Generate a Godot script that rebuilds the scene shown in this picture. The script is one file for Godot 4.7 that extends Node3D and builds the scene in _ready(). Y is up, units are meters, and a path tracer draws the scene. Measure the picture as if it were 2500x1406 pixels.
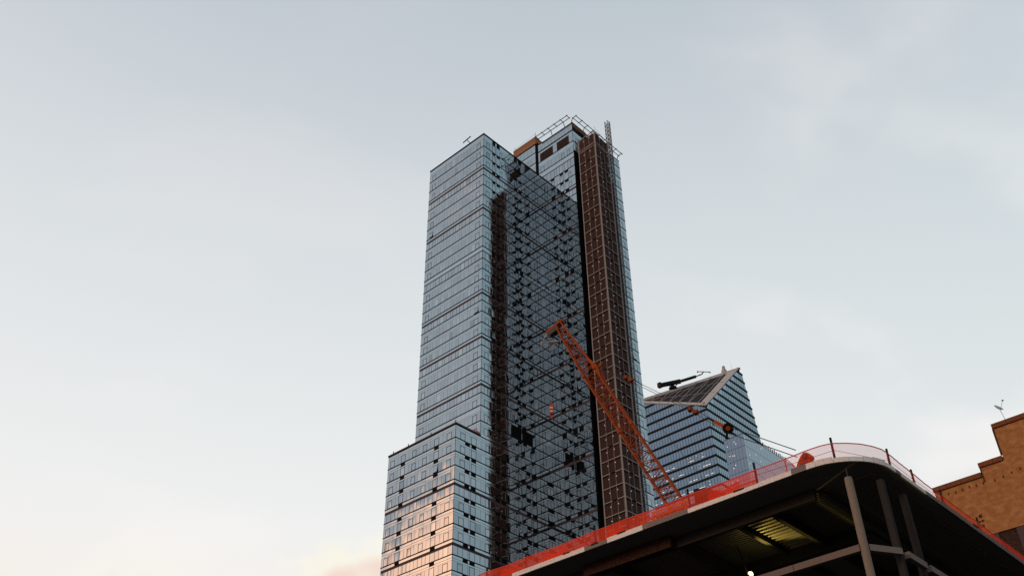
extends Node3D
# A mirror-glass tower with a construction hoist, seen from the street at dusk over the edge of an unfinished deck.
# Most of the place follows one street grid: "grid" coordinates are turned 47.13 degrees about y and start at the tower's near corner.

const LEN_LEFT := 19.913
const BLOCK_OUT := 6.902
const LEN_BLOCK := 20.032
const NOTCH := 21.051
const WING := 12.153
const LEN_RIGHT := 20.166
const EYE := Vector3(-125.444, 1.6, 125.579)

var grid := Transform3D(Basis(Vector3.UP, deg_to_rad(47.134737)), Vector3(-6.70668, 0, -177.37325))
var rng := RandomNumberGenerator.new()
var bases := {}
var meshes := {}
var pieces := {}
var M := {}

class Shape:
	var v := PackedVector3Array()
	var n := PackedVector3Array()
	func tri(a: Vector3, b: Vector3, c: Vector3) -> void:   # counter-clockwise seen from outside
		var k := (b - a).cross(c - a).normalized()
		v.append_array([a, c, b]); n.append_array([k, k, k])
	func quad(a: Vector3, b: Vector3, c: Vector3, d: Vector3) -> void:
		tri(a, b, c); tri(a, c, d)
	func box(c: Vector3, s: Vector3, b := Basis()) -> Shape:
		var x := b.x * s.x * 0.5
		var y := b.y * s.y * 0.5
		var z := b.z * s.z * 0.5
		quad(c - x - y + z, c + x - y + z, c + x + y + z, c - x + y + z)
		quad(c + x - y - z, c - x - y - z, c - x + y - z, c + x + y - z)
		quad(c + x - y + z, c + x - y - z, c + x + y - z, c + x + y + z)
		quad(c - x - y - z, c - x - y + z, c - x + y + z, c - x + y - z)
		quad(c - x + y + z, c + x + y + z, c + x + y - z, c - x + y - z)
		quad(c - x - y - z, c + x - y - z, c + x - y + z, c - x - y + z)
		return self
	func span(lo: Vector3, hi: Vector3) -> Shape:
		return box((lo + hi) * 0.5, hi - lo)
	func bar(p: Vector3, q: Vector3, w: float, h: float, upward := Vector3.UP) -> Shape:
		var z := (q - p).normalized()
		var x := upward.cross(z)
		x = Vector3.RIGHT if x.length() < 0.01 else x.normalized()
		return box((p + q) * 0.5, Vector3(w, h, (q - p).length()), Basis(x, z.cross(x), z))
	func tube(p: Vector3, q: Vector3, r0: float, r1: float, k := 6) -> Shape:
		var z := (q - p).normalized()
		var x := z.cross(Vector3.UP if absf(z.y) < 0.9 else Vector3.RIGHT).normalized()
		var y := z.cross(x)
		for i in k:
			var a := TAU * i / k
			var b := TAU * (i + 1) / k
			var da := x * cos(a) + y * sin(a)
			var db := x * cos(b) + y * sin(b)
			var f := [p + da * r0, p + db * r0, q + db * r1, q + da * r1]
			v.append_array([f[0], f[2], f[1], f[0], f[3], f[2]]); n.append_array([da, db, db, da, da, db])
			if r0 > 0.0: tri(p, p + db * r0, p + da * r0)
			if r1 > 0.0: tri(q, q + da * r1, q + db * r1)
		return self
	func plate(poly: Array, thick: Vector3) -> Shape:   # a convex polygon, counter-clockwise from outside, that goes back by thick
		var m := poly.size()
		for i in range(1, m - 1):
			tri(poly[0], poly[i], poly[i + 1]); tri(poly[0] + thick, poly[i + 1] + thick, poly[i] + thick)
		for i in m:
			var a: Vector3 = poly[i]
			var b: Vector3 = poly[(i + 1) % m]
			quad(b, a, a + thick, b + thick)
		return self
	func lathe(at: Vector3, axis: Vector3, prof: Array, k := 16) -> Shape:   # prof: [distance along axis, radius]
		for i in prof.size() - 1:
			tube(at + axis * prof[i][0], at + axis * prof[i + 1][0], prof[i][1], prof[i + 1][1], k)
		return self
	func mesh(shift := Vector3.ZERO) -> ArrayMesh:
		var a := []
		a.resize(Mesh.ARRAY_MAX)
		var p := PackedVector3Array()
		p.resize(v.size())
		for i in v.size(): p[i] = v[i] - shift
		a[Mesh.ARRAY_VERTEX] = p
		a[Mesh.ARRAY_NORMAL] = n
		var m := ArrayMesh.new()
		m.add_surface_from_arrays(Mesh.PRIMITIVE_TRIANGLES, a)
		return m

func sh() -> Shape:
	return Shape.new()

# ------------------------------------------------------------------ things and parts
func thing(called: String, label: String, category: String, at: Vector3, group := "") -> Node3D:
	var o := Node3D.new()
	o.name = called
	add_child(o, true)
	o.transform = grid * Transform3D(Basis(), at)
	o.set_meta("label", label)
	o.set_meta("category", category)
	if group: o.set_meta("group", group)
	bases[o] = at
	return o

func part(called: String, s: Shape, m: Material, parent: Node3D, stuff := false) -> MeshInstance3D:   # s in grid coordinates
	var o := MeshInstance3D.new()
	o.name = called
	o.mesh = s.mesh(bases[parent])
	o.material_override = m
	parent.add_child(o, true)
	bases[o] = bases[parent]
	if stuff: o.set_meta("kind", "stuff")
	return o

func copy_part(called: String, mesh: Mesh, m: Material, parent: Node3D, t: Transform3D) -> MeshInstance3D:   # t relative to the parent
	var o := MeshInstance3D.new()
	o.name = called
	o.mesh = mesh
	o.material_override = m
	o.transform = t
	parent.add_child(o, true)
	return o

# ------------------------------------------------------------------ materials
func col(r: float, g: float, b: float) -> Color:   # linear base colour
	return Color(r, g, b).linear_to_srgb()

func mat(called: String, r: float, g: float, b: float, rough: float, metal := 0.0) -> StandardMaterial3D:
	var m := StandardMaterial3D.new()
	m.resource_name = called
	m.albedo_color = col(r, g, b)
	m.roughness = rough
	m.metallic = metal
	m.metallic_specular = 0.5 if metal > 0.9 else 0.12
	M[called] = m
	return m

func noisy(m: StandardMaterial3D, seed_: int, freq: float, lo: Color, hi: Color, scale: float, bump := 0.0, octaves := 5) -> void:
	var f := FastNoiseLite.new()
	f.seed = seed_
	f.frequency = freq
	f.fractal_octaves = octaves
	var t := NoiseTexture2D.new()
	t.width = 512; t.height = 512; t.seamless = true
	t.noise = f
	var g := Gradient.new()
	g.set_color(0, lo); g.set_color(1, hi)
	t.color_ramp = g
	m.albedo_texture = t
	m.uv1_triplanar = true
	m.uv1_world_triplanar = true
	m.uv1_scale = Vector3.ONE * scale
	if bump > 0.0:
		m.heightmap_enabled = true
		m.heightmap_texture = t
		m.heightmap_scale = bump

func make_materials() -> void:
	mat("vision_glass_a", 0.325, 0.38, 0.418, 0.02, 1.0)
	mat("vision_glass_b", 0.30, 0.352, 0.392, 0.02, 1.0)
	mat("vision_glass_c", 0.345, 0.397, 0.432, 0.03, 1.0)
	mat("vision_glass_d", 0.235, 0.285, 0.32, 0.03, 1.0)
	mat("spandrel", 0.38, 0.44, 0.47, 0.08, 1.0)
	mat("fin", 0.012, 0.016, 0.022, 0.45)
	mat("core", 0.03, 0.033, 0.038, 0.7)
	mat("recess", 0.065, 0.052, 0.056, 0.7)
	mat("vent", 0.006, 0.006, 0.007, 0.6)
	mat("louvre", 0.035, 0.02, 0.018, 0.6)
	mat("membrane", 0.006, 0.006, 0.007, 0.85)
	mat("tan_cladding", 0.30, 0.17, 0.10, 0.8)
	noisy(M.tan_cladding, 5, 0.02, Color(0.88, 0.88, 0.88), Color(1, 1, 1), 0.2)
	mat("brown_soffit", 0.16, 0.085, 0.06, 0.8)
	mat("dark_steel", 0.03, 0.03, 0.035, 0.5, 0.3)
	mat("pipe_steel", 0.06, 0.06, 0.065, 0.45, 0.5)
	mat("hoist_frame", 0.30, 0.275, 0.255, 0.6)
	mat("hoist_screen", 0.066, 0.039, 0.037, 0.8)
	noisy(M.hoist_screen, 9, 0.03, Color(0.75, 0.75, 0.75), Color(1, 1, 1), 0.13)
	mat("hoist_core", 0.066, 0.042, 0.04, 0.9)
	mat("mast_steel", 0.15, 0.14, 0.14, 0.5, 0.4)
	mat("lamp_white", 0.8, 0.78, 0.72, 0.4)
	M.lamp_white.emission_enabled = true
	M.lamp_white.emission = Color(1, 0.93, 0.8)
	M.lamp_white.emission_energy_multiplier = 0.15
	mat("far_glass", 0.28, 0.37, 0.43, 0.03, 1.0)
	mat("far_band", 0.01, 0.012, 0.016, 0.5)
	mat("far_mullion", 0.05, 0.06, 0.075, 0.5)
	mat("far_frame", 0.38, 0.375, 0.37, 0.6)
	mat("far_truss", 0.26, 0.26, 0.27, 0.6)
	mat("far_roof", 0.032, 0.033, 0.037, 0.8)
	mat("block_glass", 0.30, 0.36, 0.41, 0.03, 1.0)
	mat("office_light", 0.9, 0.88, 0.8, 0.5)
	M.office_light.emission_enabled = true
	M.office_light.emission = Color(1, 0.95, 0.84)
	M.office_light.emission_energy_multiplier = 0.9
	mat("crane_orange", 0.47, 0.105, 0.028, 0.5)
	noisy(M.crane_orange, 21, 0.03, Color(0.62, 0.55, 0.5), Color(1, 1, 1), 0.6)
	mat("crane_dark", 0.06, 0.055, 0.055, 0.5, 0.4)
	mat("cable", 0.05, 0.05, 0.05, 0.5, 0.5)
	mat("hook_red", 0.45, 0.06, 0.04, 0.5)
	mat("hook_white", 0.6, 0.5, 0.47, 0.5)
	mat("galvanised", 0.42, 0.42, 0.40, 0.4, 0.6)
	mat("black_machine", 0.012, 0.012, 0.014, 0.5)
	mat("winch_orange", 0.62, 0.085, 0.018, 0.5)
	mat("tarp", 0.02, 0.024, 0.035, 0.6)
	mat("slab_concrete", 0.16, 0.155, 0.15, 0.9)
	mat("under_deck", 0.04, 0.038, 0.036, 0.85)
	mat("shade_slab_concrete", 0.07, 0.068, 0.065, 0.9)  # kept dark so the added slab throws little light up at the deck
	mat("deck_rib", 0.20, 0.195, 0.17, 0.45, 0.5)
	mat("board_pale", 0.80, 0.78, 0.76, 0.8)
	noisy(M.board_pale, 31, 0.02, Color(0.8, 0.79, 0.78), Color(1, 1, 1), 0.6)
	mat("board_grey", 0.30, 0.275, 0.26, 0.85)
	noisy(M.board_grey, 32, 0.03, Color(0.55, 0.53, 0.52), Color(1, 1, 1), 0.9)
	mat("board_teal", 0.62, 0.66, 0.65, 0.8)
	mat("fireproofing", 0.30, 0.25, 0.23, 0.95)
	noisy(M.fireproofing, 33, 0.06, Color(0.45, 0.42, 0.4), Color(1, 1, 1), 1.2, 2.0)
	mat("column_concrete", 0.40, 0.35, 0.30, 0.9)
	noisy(M.column_concrete, 34, 0.05, Color(0.42, 0.40, 0.38), Color(1, 1, 1), 0.9, 1.0)
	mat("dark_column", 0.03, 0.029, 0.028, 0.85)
	mat("post_black", 0.015, 0.015, 0.016, 0.6)
	mat("timber", 0.42, 0.20, 0.09, 0.8)
	for k in [["net_red", 0.90, 0.085, 0.035, 0.62], ["net_pale", 0.80, 0.10, 0.06, 0.33], ["net_double", 0.92, 0.10, 0.03, 0.75]]:
		var m := mat(k[0], k[1], k[2], k[3], 0.8)
		m.transparency = BaseMaterial3D.TRANSPARENCY_ALPHA
		m.albedo_color.a = k[4]
		m.cull_mode = BaseMaterial3D.CULL_DISABLED
		m.backlight_enabled = true
		m.backlight = col(0.8, 0.06, 0.03)
	mat("net_hem", 0.65, 0.08, 0.05, 0.8)
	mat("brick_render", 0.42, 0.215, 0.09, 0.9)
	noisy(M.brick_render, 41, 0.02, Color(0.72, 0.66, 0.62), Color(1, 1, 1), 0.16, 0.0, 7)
	var grain := FastNoiseLite.new()
	grain.seed = 43
	grain.frequency = 0.12
	var gt := NoiseTexture2D.new()
	gt.width = 512; gt.height = 512; gt.seamless = true
	gt.noise = grain
	M.brick_render.heightmap_enabled = true
	M.brick_render.heightmap_texture = gt
	M.brick_render.heightmap_scale = 0.25
	mat("coping", 0.27, 0.10, 0.05, 0.85)
	noisy(M.coping, 44, 0.03, Color(0.6, 0.58, 0.56), Color(1, 1, 1), 0.4)
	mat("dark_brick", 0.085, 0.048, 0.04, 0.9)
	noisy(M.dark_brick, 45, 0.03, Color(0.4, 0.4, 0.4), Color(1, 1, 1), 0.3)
	mat("soot", 0.06, 0.035, 0.02, 0.95)
	mat("dish_grey", 0.30, 0.31, 0.31, 0.4, 0.3)
	mat("asphalt", 0.05, 0.05, 0.05, 0.9)
	noisy(M.asphalt, 51, 0.05, Color(0.7, 0.7, 0.7), Color(1, 1, 1), 0.3)

# ------------------------------------------------------------------ sky
func ramp(stops: Array, e: float) -> Vector3:
	for i in stops.size() - 1:
		if e <= stops[i + 1][0]:
			var t: float = clampf((e - stops[i][0]) / (stops[i + 1][0] - stops[i][0]), 0.0, 1.0)
			return (stops[i][1] as Vector3).lerp(stops[i + 1][1], t)
	return stops[-1][1]

func make_sky() -> Sky:
	var w := 1280
	var h := 640
	var im := Image.create_empty(w, h, false, Image.FORMAT_RGBAF)
	var wisps := FastNoiseLite.new()
	wisps.seed = 7
	wisps.frequency = 1.0
	wisps.fractal_octaves = 5
	var banks := FastNoiseLite.new()
	banks.seed = 19
	banks.frequency = 1.0
	banks.fractal_octaves = 4
	# elevation ramps: towards the sunset (left of the view), ahead and behind, and towards the night (right of the view)
	var west := [[0.0, Vector3(1.5, 0.62, 0.34)], [8.0, Vector3(1.5, 0.85, 0.58)], [16.0, Vector3(1.05, 0.86, 0.74)], [24.0, Vector3(0.84, 0.79, 0.79)], [36.0, Vector3(0.74, 0.745, 0.775)], [50.0, Vector3(0.60, 0.62, 0.66)], [65.0, Vector3(0.46, 0.50, 0.55)], [90.0, Vector3(0.38, 0.43, 0.48)]]
	var ahead := []
	for q in [[0.0, 236, 205, 180], [10.0, 242, 224, 205], [17.0, 244, 237, 228], [20.5, 244, 242, 238], [24.0, 240, 241, 240], [28.0, 234, 237, 237], [33.0, 226, 230, 232], [40.0, 215, 221, 225], [47.0, 202, 209, 215], [54.0, 190, 199, 207], [65.0, 176, 186, 196], [90.0, 165, 176, 186]]:
		var k := Color8(q[1], q[2], q[3]).srgb_to_linear()
		ahead.append([q[0], Vector3(k.r, k.g, k.b)])
	var behind := [[0.0, Vector3(0.9, 0.66, 0.52)], [15.0, Vector3(0.74, 0.60, 0.53)], [25.0, Vector3(0.66, 0.55, 0.51)], [35.0, Vector3(0.66, 0.59, 0.58)], [45.0, Vector3(0.67, 0.65, 0.665)], [65.0, Vector3(0.44, 0.50, 0.55)], [90.0, Vector3(0.38, 0.43, 0.48)]]
	var east := [[0.0, Vector3(0.62, 0.56, 0.58)], [12.0, Vector3(0.58, 0.60, 0.63)], [22.0, Vector3(0.53, 0.62, 0.66)], [35.0, Vector3(0.47, 0.60, 0.65)], [50.0, Vector3(0.42, 0.53, 0.58)], [65.0, Vector3(0.38, 0.46, 0.51)], [90.0, Vector3(0.38, 0.43, 0.48)]]
	for y in h:
		var e := 90.0 - 180.0 * (y + 0.5) / h
		for x in w:
			var b := wrapf(360.0 * (x + 0.5) / w, -180.0, 180.0)   # bearing, 0 straight ahead, positive to the right
			var c: Vector3
			if e < 0.0:
				c = Vector3(0.10, 0.095, 0.09)
			else:
				var er := deg_to_rad(e)
				var br := deg_to_rad(b)
				var d := Vector3(sin(br) * cos(er), sin(er), -cos(br) * cos(er))
				var tw := pow(0.5 + 0.5 * cos(deg_to_rad(b + 103.0)), 4.5)
				var te := pow(0.5 + 0.5 * cos(deg_to_rad(b - 100.0)), 3.5)
				var tb := maxf(0.0, 1.0 - tw - te) * smoothstep(0.2, -0.4, cos(br))
				var ta := maxf(0.0, 1.0 - tw - te - tb)
				c = ramp(west, e) * tw + ramp(east, e) * te + ramp(behind, e) * tb + ramp(ahead, e) * ta
				# thin high wisps, a little warm
				var q := Vector3(d.x / (d.y + 0.25), 0.0, d.z / (d.y + 0.25))
				var k := wisps.get_noise_3d(q.x * 2.1 + q.z * 1.3, 3.0, q.z * 2.6 - q.x * 0.5)
				var wisp := smoothstep(0.0, 0.6, k) * smoothstep(10.0, 30.0, e) * (0.3 + 0.7 * smoothstep(-5.0, 20.0, b))
				c = c.lerp(c * Vector3(1.16, 1.10, 1.075) + Vector3(0.025, 0.016, 0.014), wisp)
				# slate cloud to the left of the sunset
				c = c.lerp(Vector3(0.47, 0.475, 0.54), smoothstep(-97.0, -102.0, b) * smoothstep(-175.0, -150.0, b) * smoothstep(37.0, 31.0, e + wisps.get_noise_2d(b * 0.2, e * 0.3) * 3.0) * smoothstep(4.0, 12.0, e))
				# the bank of cloud that the set sun still lights, low on the left
				var kb := banks.get_noise_3d(b * 0.10, e * 0.16, 0.0)
				var top := minf(28.0, 26.6 - 0.8 * (b + 90.4))
				var bank := smoothstep(top + 0.6, top - 1.7, e + kb * 2.5) * smoothstep(-103.0, -97.0, b + kb * 4.0) * smoothstep(-85.7, -87.3, b + kb * 1.5)
				c = c.lerp(Vector3(2.75, 1.50, 0.98), bank)
				# and a pink shred of it higher up
				var shred := smoothstep(0.08, 0.45, wisps.get_noise_3d(b * 0.55, e * 0.9, 9.0)) * smoothstep(4.5, 1.0, absf(b + 90.0)) * smoothstep(2.6, 0.6, absf(e - 43.0))
				c = c.lerp(Vector3(1.05, 0.84, 0.79), shred)
				# small clouds near the horizon ahead: cream rims, mauve bodies
				var km := banks.get_noise_3d(b * 0.5, e * 1.1, 5.0)
				for cl in [[-6.5, 23.3, 0.045, Vector3(0.97, 0.93, 0.79), Vector3(0.88, 0.68, 0.60)], [-21.0, 20.7, 0.10, Vector3(0.93, 0.90, 0.84), Vector3(0.79, 0.76, 0.73)], [27.0, 22.0, 0.02, Vector3(0.82, 0.78, 0.77), Vector3(0.76, 0.71, 0.72)]]:
					var inside: float = cl[1] - cl[2] * (b - cl[0]) * (b - cl[0]) + km * 1.5 - e
					if inside > -1.5 and inside < 20.0:
						c = c.lerp(cl[3], smoothstep(-1.0, 0.3, inside) * 0.8)
						c = c.lerp(cl[4], smoothstep(0.2, 1.8, inside) * 0.85)
			im.set_pixel(x, y, Color(c.x, c.y, c.z, 1.0))
	var p := PanoramaSkyMaterial.new()
	p.panorama = ImageTexture.create_from_image(im)
	var s := Sky.new()
	s.sky_material = p
	return s

# ------------------------------------------------------------------ facade pieces
func panel_mesh(w: float, h: float, variant: int) -> ArrayMesh:   # a pane, pillowed by a fraction of a degree as real panes are
	var key := "p%.3f_%.3f_%d" % [w, h, variant]
	if meshes.has(key): return meshes[key]
	var r := RandomNumberGenerator.new()
	r.seed = 100 + variant
	var ax := r.randf_range(-0.006, 0.009)
	var ay := r.randf_range(-0.006, 0.009)
	var s := sh()
	var t := 0.03
	for i in 2:
		for j in 2:
			var p := []
			var q := []
			for k in [[i, j], [i + 1, j], [i + 1, j + 1], [i, j + 1]]:
				var u: float = k[0] - 1.0
				var y: float = k[1] - 1.0
				p.append(Vector3(u * w * 0.5, y * h * 0.5, t))
				q.append(Vector3(ax * u, ay * y, 1.0).normalized())
			s.v.append_array([p[0], p[2], p[1], p[0], p[3], p[2]])
			s.n.append_array([q[0], q[2], q[1], q[0], q[3], q[2]])
	var a := Vector3(-w, -h, 0) * 0.5
	var b := Vector3(w, -h, 0) * 0.5
	var c := Vector3(w, h, 0) * 0.5
	var d := Vector3(-w, h, 0) * 0.5
	var z := Vector3(0, 0, t)
	s.quad(b + z, a + z, a, b); s.quad(c + z, b + z, b, c); s.quad(d + z, c + z, c, d); s.quad(a + z, d + z, d, a)
	meshes[key] = s.mesh()
	return meshes[key]

func frame_mesh(w: float, h: float) -> ArrayMesh:
	var key := "f%.3f_%.3f" % [w, h]
	if meshes.has(key): return meshes[key]
	var s := sh()
	var k := 0.06
	s.box(Vector3(-w * 0.5 + k * 0.5, 0, 0.03), Vector3(k, h, 0.07)); s.box(Vector3(w * 0.5 - k * 0.5, 0, 0.03), Vector3(k, h, 0.07))
	s.box(Vector3(0, h * 0.5 - k * 0.5, 0.029), Vector3(w - 2 * k, k, 0.066)); s.box(Vector3(0, -h * 0.5 + k * 0.5, 0.029), Vector3(w - 2 * k, k, 0.066))
	meshes[key] = s.mesh()
	return meshes[key]

func box_mesh(w: float, h: float, d: float) -> ArrayMesh:
	var key := "b%.3f_%.3f_%.3f" % [w, h, d]
	if not meshes.has(key): meshes[key] = sh().box(Vector3.ZERO, Vector3(w, h, d)).mesh()
	return meshes[key]

func piece(kind: String, mesh: Mesh, m: Material, t: Transform3D, child = null) -> void:
	if not pieces.has(kind): pieces[kind] = []
	pieces[kind].append({"mesh": mesh, "mat": m, "t": t, "d": t.origin.distance_to(EYE), "child": child})

func flush(parent: Node3D, most: int, lowest: float) -> void:   # the nearest ones in view are parts of their own, the rest one joined part of each kind
	for kind in pieces:
		var list: Array = pieces[kind]
		list.sort_custom(func(a, b): return a.d < b.d)
		var single := 0
		var rest := {}
		for p in list:
			var t: Transform3D = Transform3D(p.t.basis, p.t.origin - bases[parent])
			if single < most and p.t.origin.y > lowest:
				single += 1
				var o := copy_part(kind, p.mesh, p.mat, parent, t)
				if p.child: copy_part(p.child[0], p.child[1], p.child[2], o, p.child[3])
			else:
				for g in ([[p.mesh, p.mat, t]] + ([[p.child[1], p.child[2], t * p.child[3]]] if p.child else [])):
					if not rest.has(g[1]):
						rest[g[1]] = SurfaceTool.new()
						rest[g[1]].begin(Mesh.PRIMITIVE_TRIANGLES)
					rest[g[1]].append_from(g[0], 0, g[2])
		if rest.size():
			var am := ArrayMesh.new()
			for m in rest:
				rest[m].set_material(m)
				rest[m].commit(am)
			var o := MeshInstance3D.new()
			o.name = "further_" + kind + "s"
			o.mesh = am
			o.set_meta("kind", "stuff")
			parent.add_child(o, true)
	pieces.clear()

func wobble(b: Basis) -> Basis:
	return b * Basis.from_euler(Vector3(rng.randfn(0.0, 0.0022), rng.randfn(0.0, 0.0026), 0.0))

# cols run along u; types: P plain pane, W framed window, V tall framed window with a black vent above the pane, X plain pane with a vent, D dark louvre
func facade(o: Vector3, u: Vector3, n: Vector3, cols: Array, length: float, lines: Array, bands: Array, fin_from := 0.0, fin_to := 0.0, first_vent := true, open_share := 0.02) -> void:
	var basis := Basis(u, Vector3.UP, n)
	var total := 0.0
	for c in cols: total += c[0]
	var k := length / total
	var glass := [M.vision_glass_a, M.vision_glass_b, M.vision_glass_c, M.vision_glass_a]
	for i in lines.size() - 1:
		var yt: float = lines[i]
		var yb: float = lines[i + 1]
		var h := minf(yt - yb, 3.4)
		var band: bool = bands.has(i)
		# fin at the floor line
		var fl := length + fin_to - fin_from
		piece("floor_fin", box_mesh(snappedf(fl, 0.001), 0.145, 0.12), M.fin, Transform3D(basis, o + u * (fin_from + fl * 0.5) + Vector3.UP * (yt - 0.08) + n * 0.055))
		var y1 := yt - 0.19
		var y2 := yt - 0.235 * h
		var y3 := yt - 0.26 * h
		var y4 := yt - 0.385 * h
		var y5 := yt - 0.40 * h
		var y6 := yb + 0.012
		if band: y5 = yt - 0.44 * h
		if yt - yb > 3.6:   # a tall floor: the upper part is one more spandrel
			y2 = yt - 0.36 * (yt - yb); y3 = y2 - 0.05; y4 = y3 - 0.25; y5 = y4 - 0.04
		var s := 0.0
		var run := 0.0
		for j in cols.size():
			var w: float = cols[j][0] * k
			var type: String = cols[j][1]
			var mid := s + w * 0.5
			var vent := (type == "V" or type == "X") and (i > 0 or first_vent)
			if type == "B":
				s += w
				run = s
				continue
			if vent:
				piece("vent", box_mesh(snappedf(w - 0.05, 0.001), snappedf(y1 - y3 + 0.06, 0.001), 0.08), M.vent, Transform3D(basis, o + u * mid + Vector3.UP * (y1 + y3 - 0.06) * 0.5 + n * 0.03))
			# spandrel panels: one per column run between vents, at most about three metres
			var last := j == cols.size() - 1
			var next_vent: bool = not last and (cols[j + 1][1] in ["V", "X", "B"]) and (i > 0 or first_vent or cols[j + 1][1] == "B")
			if vent:
				if not band: piece("transom_panel", panel_mesh(snappedf(w - 0.03, 0.001), snappedf(y3 - y4 - 0.09, 0.001), (i + j) % 5), M.spandrel, Transform3D(wobble(basis), o + u * mid + Vector3.UP * (y3 + y4 - 0.09) * 0.5))
				run = s + w
			elif last or next_vent or s + w - run > 2.6:
				var sw := s + w - run
				piece("spandrel_panel", panel_mesh(snappedf(sw - 0.03, 0.001), snappedf(y1 - y2, 0.001), (i + j) % 5), M.spandrel, Transform3D(wobble(basis), o + u * (run + sw * 0.5) + Vector3.UP * (y1 + y2) * 0.5))
				if not band:
					piece("transom_panel", panel_mesh(snappedf(sw - 0.03, 0.001), snappedf(y3 - y4, 0.001), (i + j * 2) % 5), M.spandrel, Transform3D(wobble(basis), o + u * (run + sw * 0.5) + Vector3.UP * (y3 + y4) * 0.5))
				run = s + w
			var luck := rng.randf()
			var gm: Material = M.spandrel if luck < 0.03 else M.vision_glass_d if luck < 0.05 else glass[rng.randi() % 4]
			var top := y5
			if (type == "W" or type == "V") and not band:
				if type == "W":
					top = yb + (h - 0.21) * 0.56
					piece("glass_panel", panel_mesh(snappedf(w - 0.03, 0.001), snappedf(y5 - top - 0.03, 0.001), (i * 3 + j) % 5), gm, Transform3D(wobble(basis), o + u * mid + Vector3.UP * (y5 + top + 0.03) * 0.5))
				var fw := snappedf(w, 0.001)
				var fh := snappedf(top - y6, 0.001)
				var pt := Transform3D(Basis.from_euler(Vector3(rng.randfn(0.0, 0.003), rng.randfn(0.0, 0.003), 0.0)), Vector3.ZERO)
				if rng.randf() < open_share:   # a vent window tipped open at its foot
					pt = Transform3D(Basis.from_euler(Vector3(-0.16, 0.0, 0.0)), Vector3(0, 0.02, 0.13))
				piece("window", frame_mesh(fw, fh), M.fin, Transform3D(basis, o + u * mid + Vector3.UP * (top + y6) * 0.5), ["pane", panel_mesh(snappedf(fw - 0.15, 0.001), snappedf(fh - 0.15, 0.001), (i + j) % 5), gm, pt])
			else:
				var gap := 0.10 if band else 0.05
				piece("glass_panel", panel_mesh(snappedf(w - gap, 0.001), snappedf(top - y6, 0.001), (i * 2 + j * 3) % 5), gm, Transform3D(wobble(basis), o + u * mid + Vector3.UP * (top + y6) * 0.5))
			s += w
		if band:
			piece("recess_strip", box_mesh(snappedf(length - 0.05, 0.001), snappedf(y2 - y5, 0.001), 0.03), M.recess, Transform3D(basis, o + u * length * 0.5 + Vector3.UP * (y2 + y5) * 0.5 - n * 0.02))

# ------------------------------------------------------------------ the tower
func levels(from: Array) -> Array:
	return from.map(func(y): return y * 1.026012 + 1.6)

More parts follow.
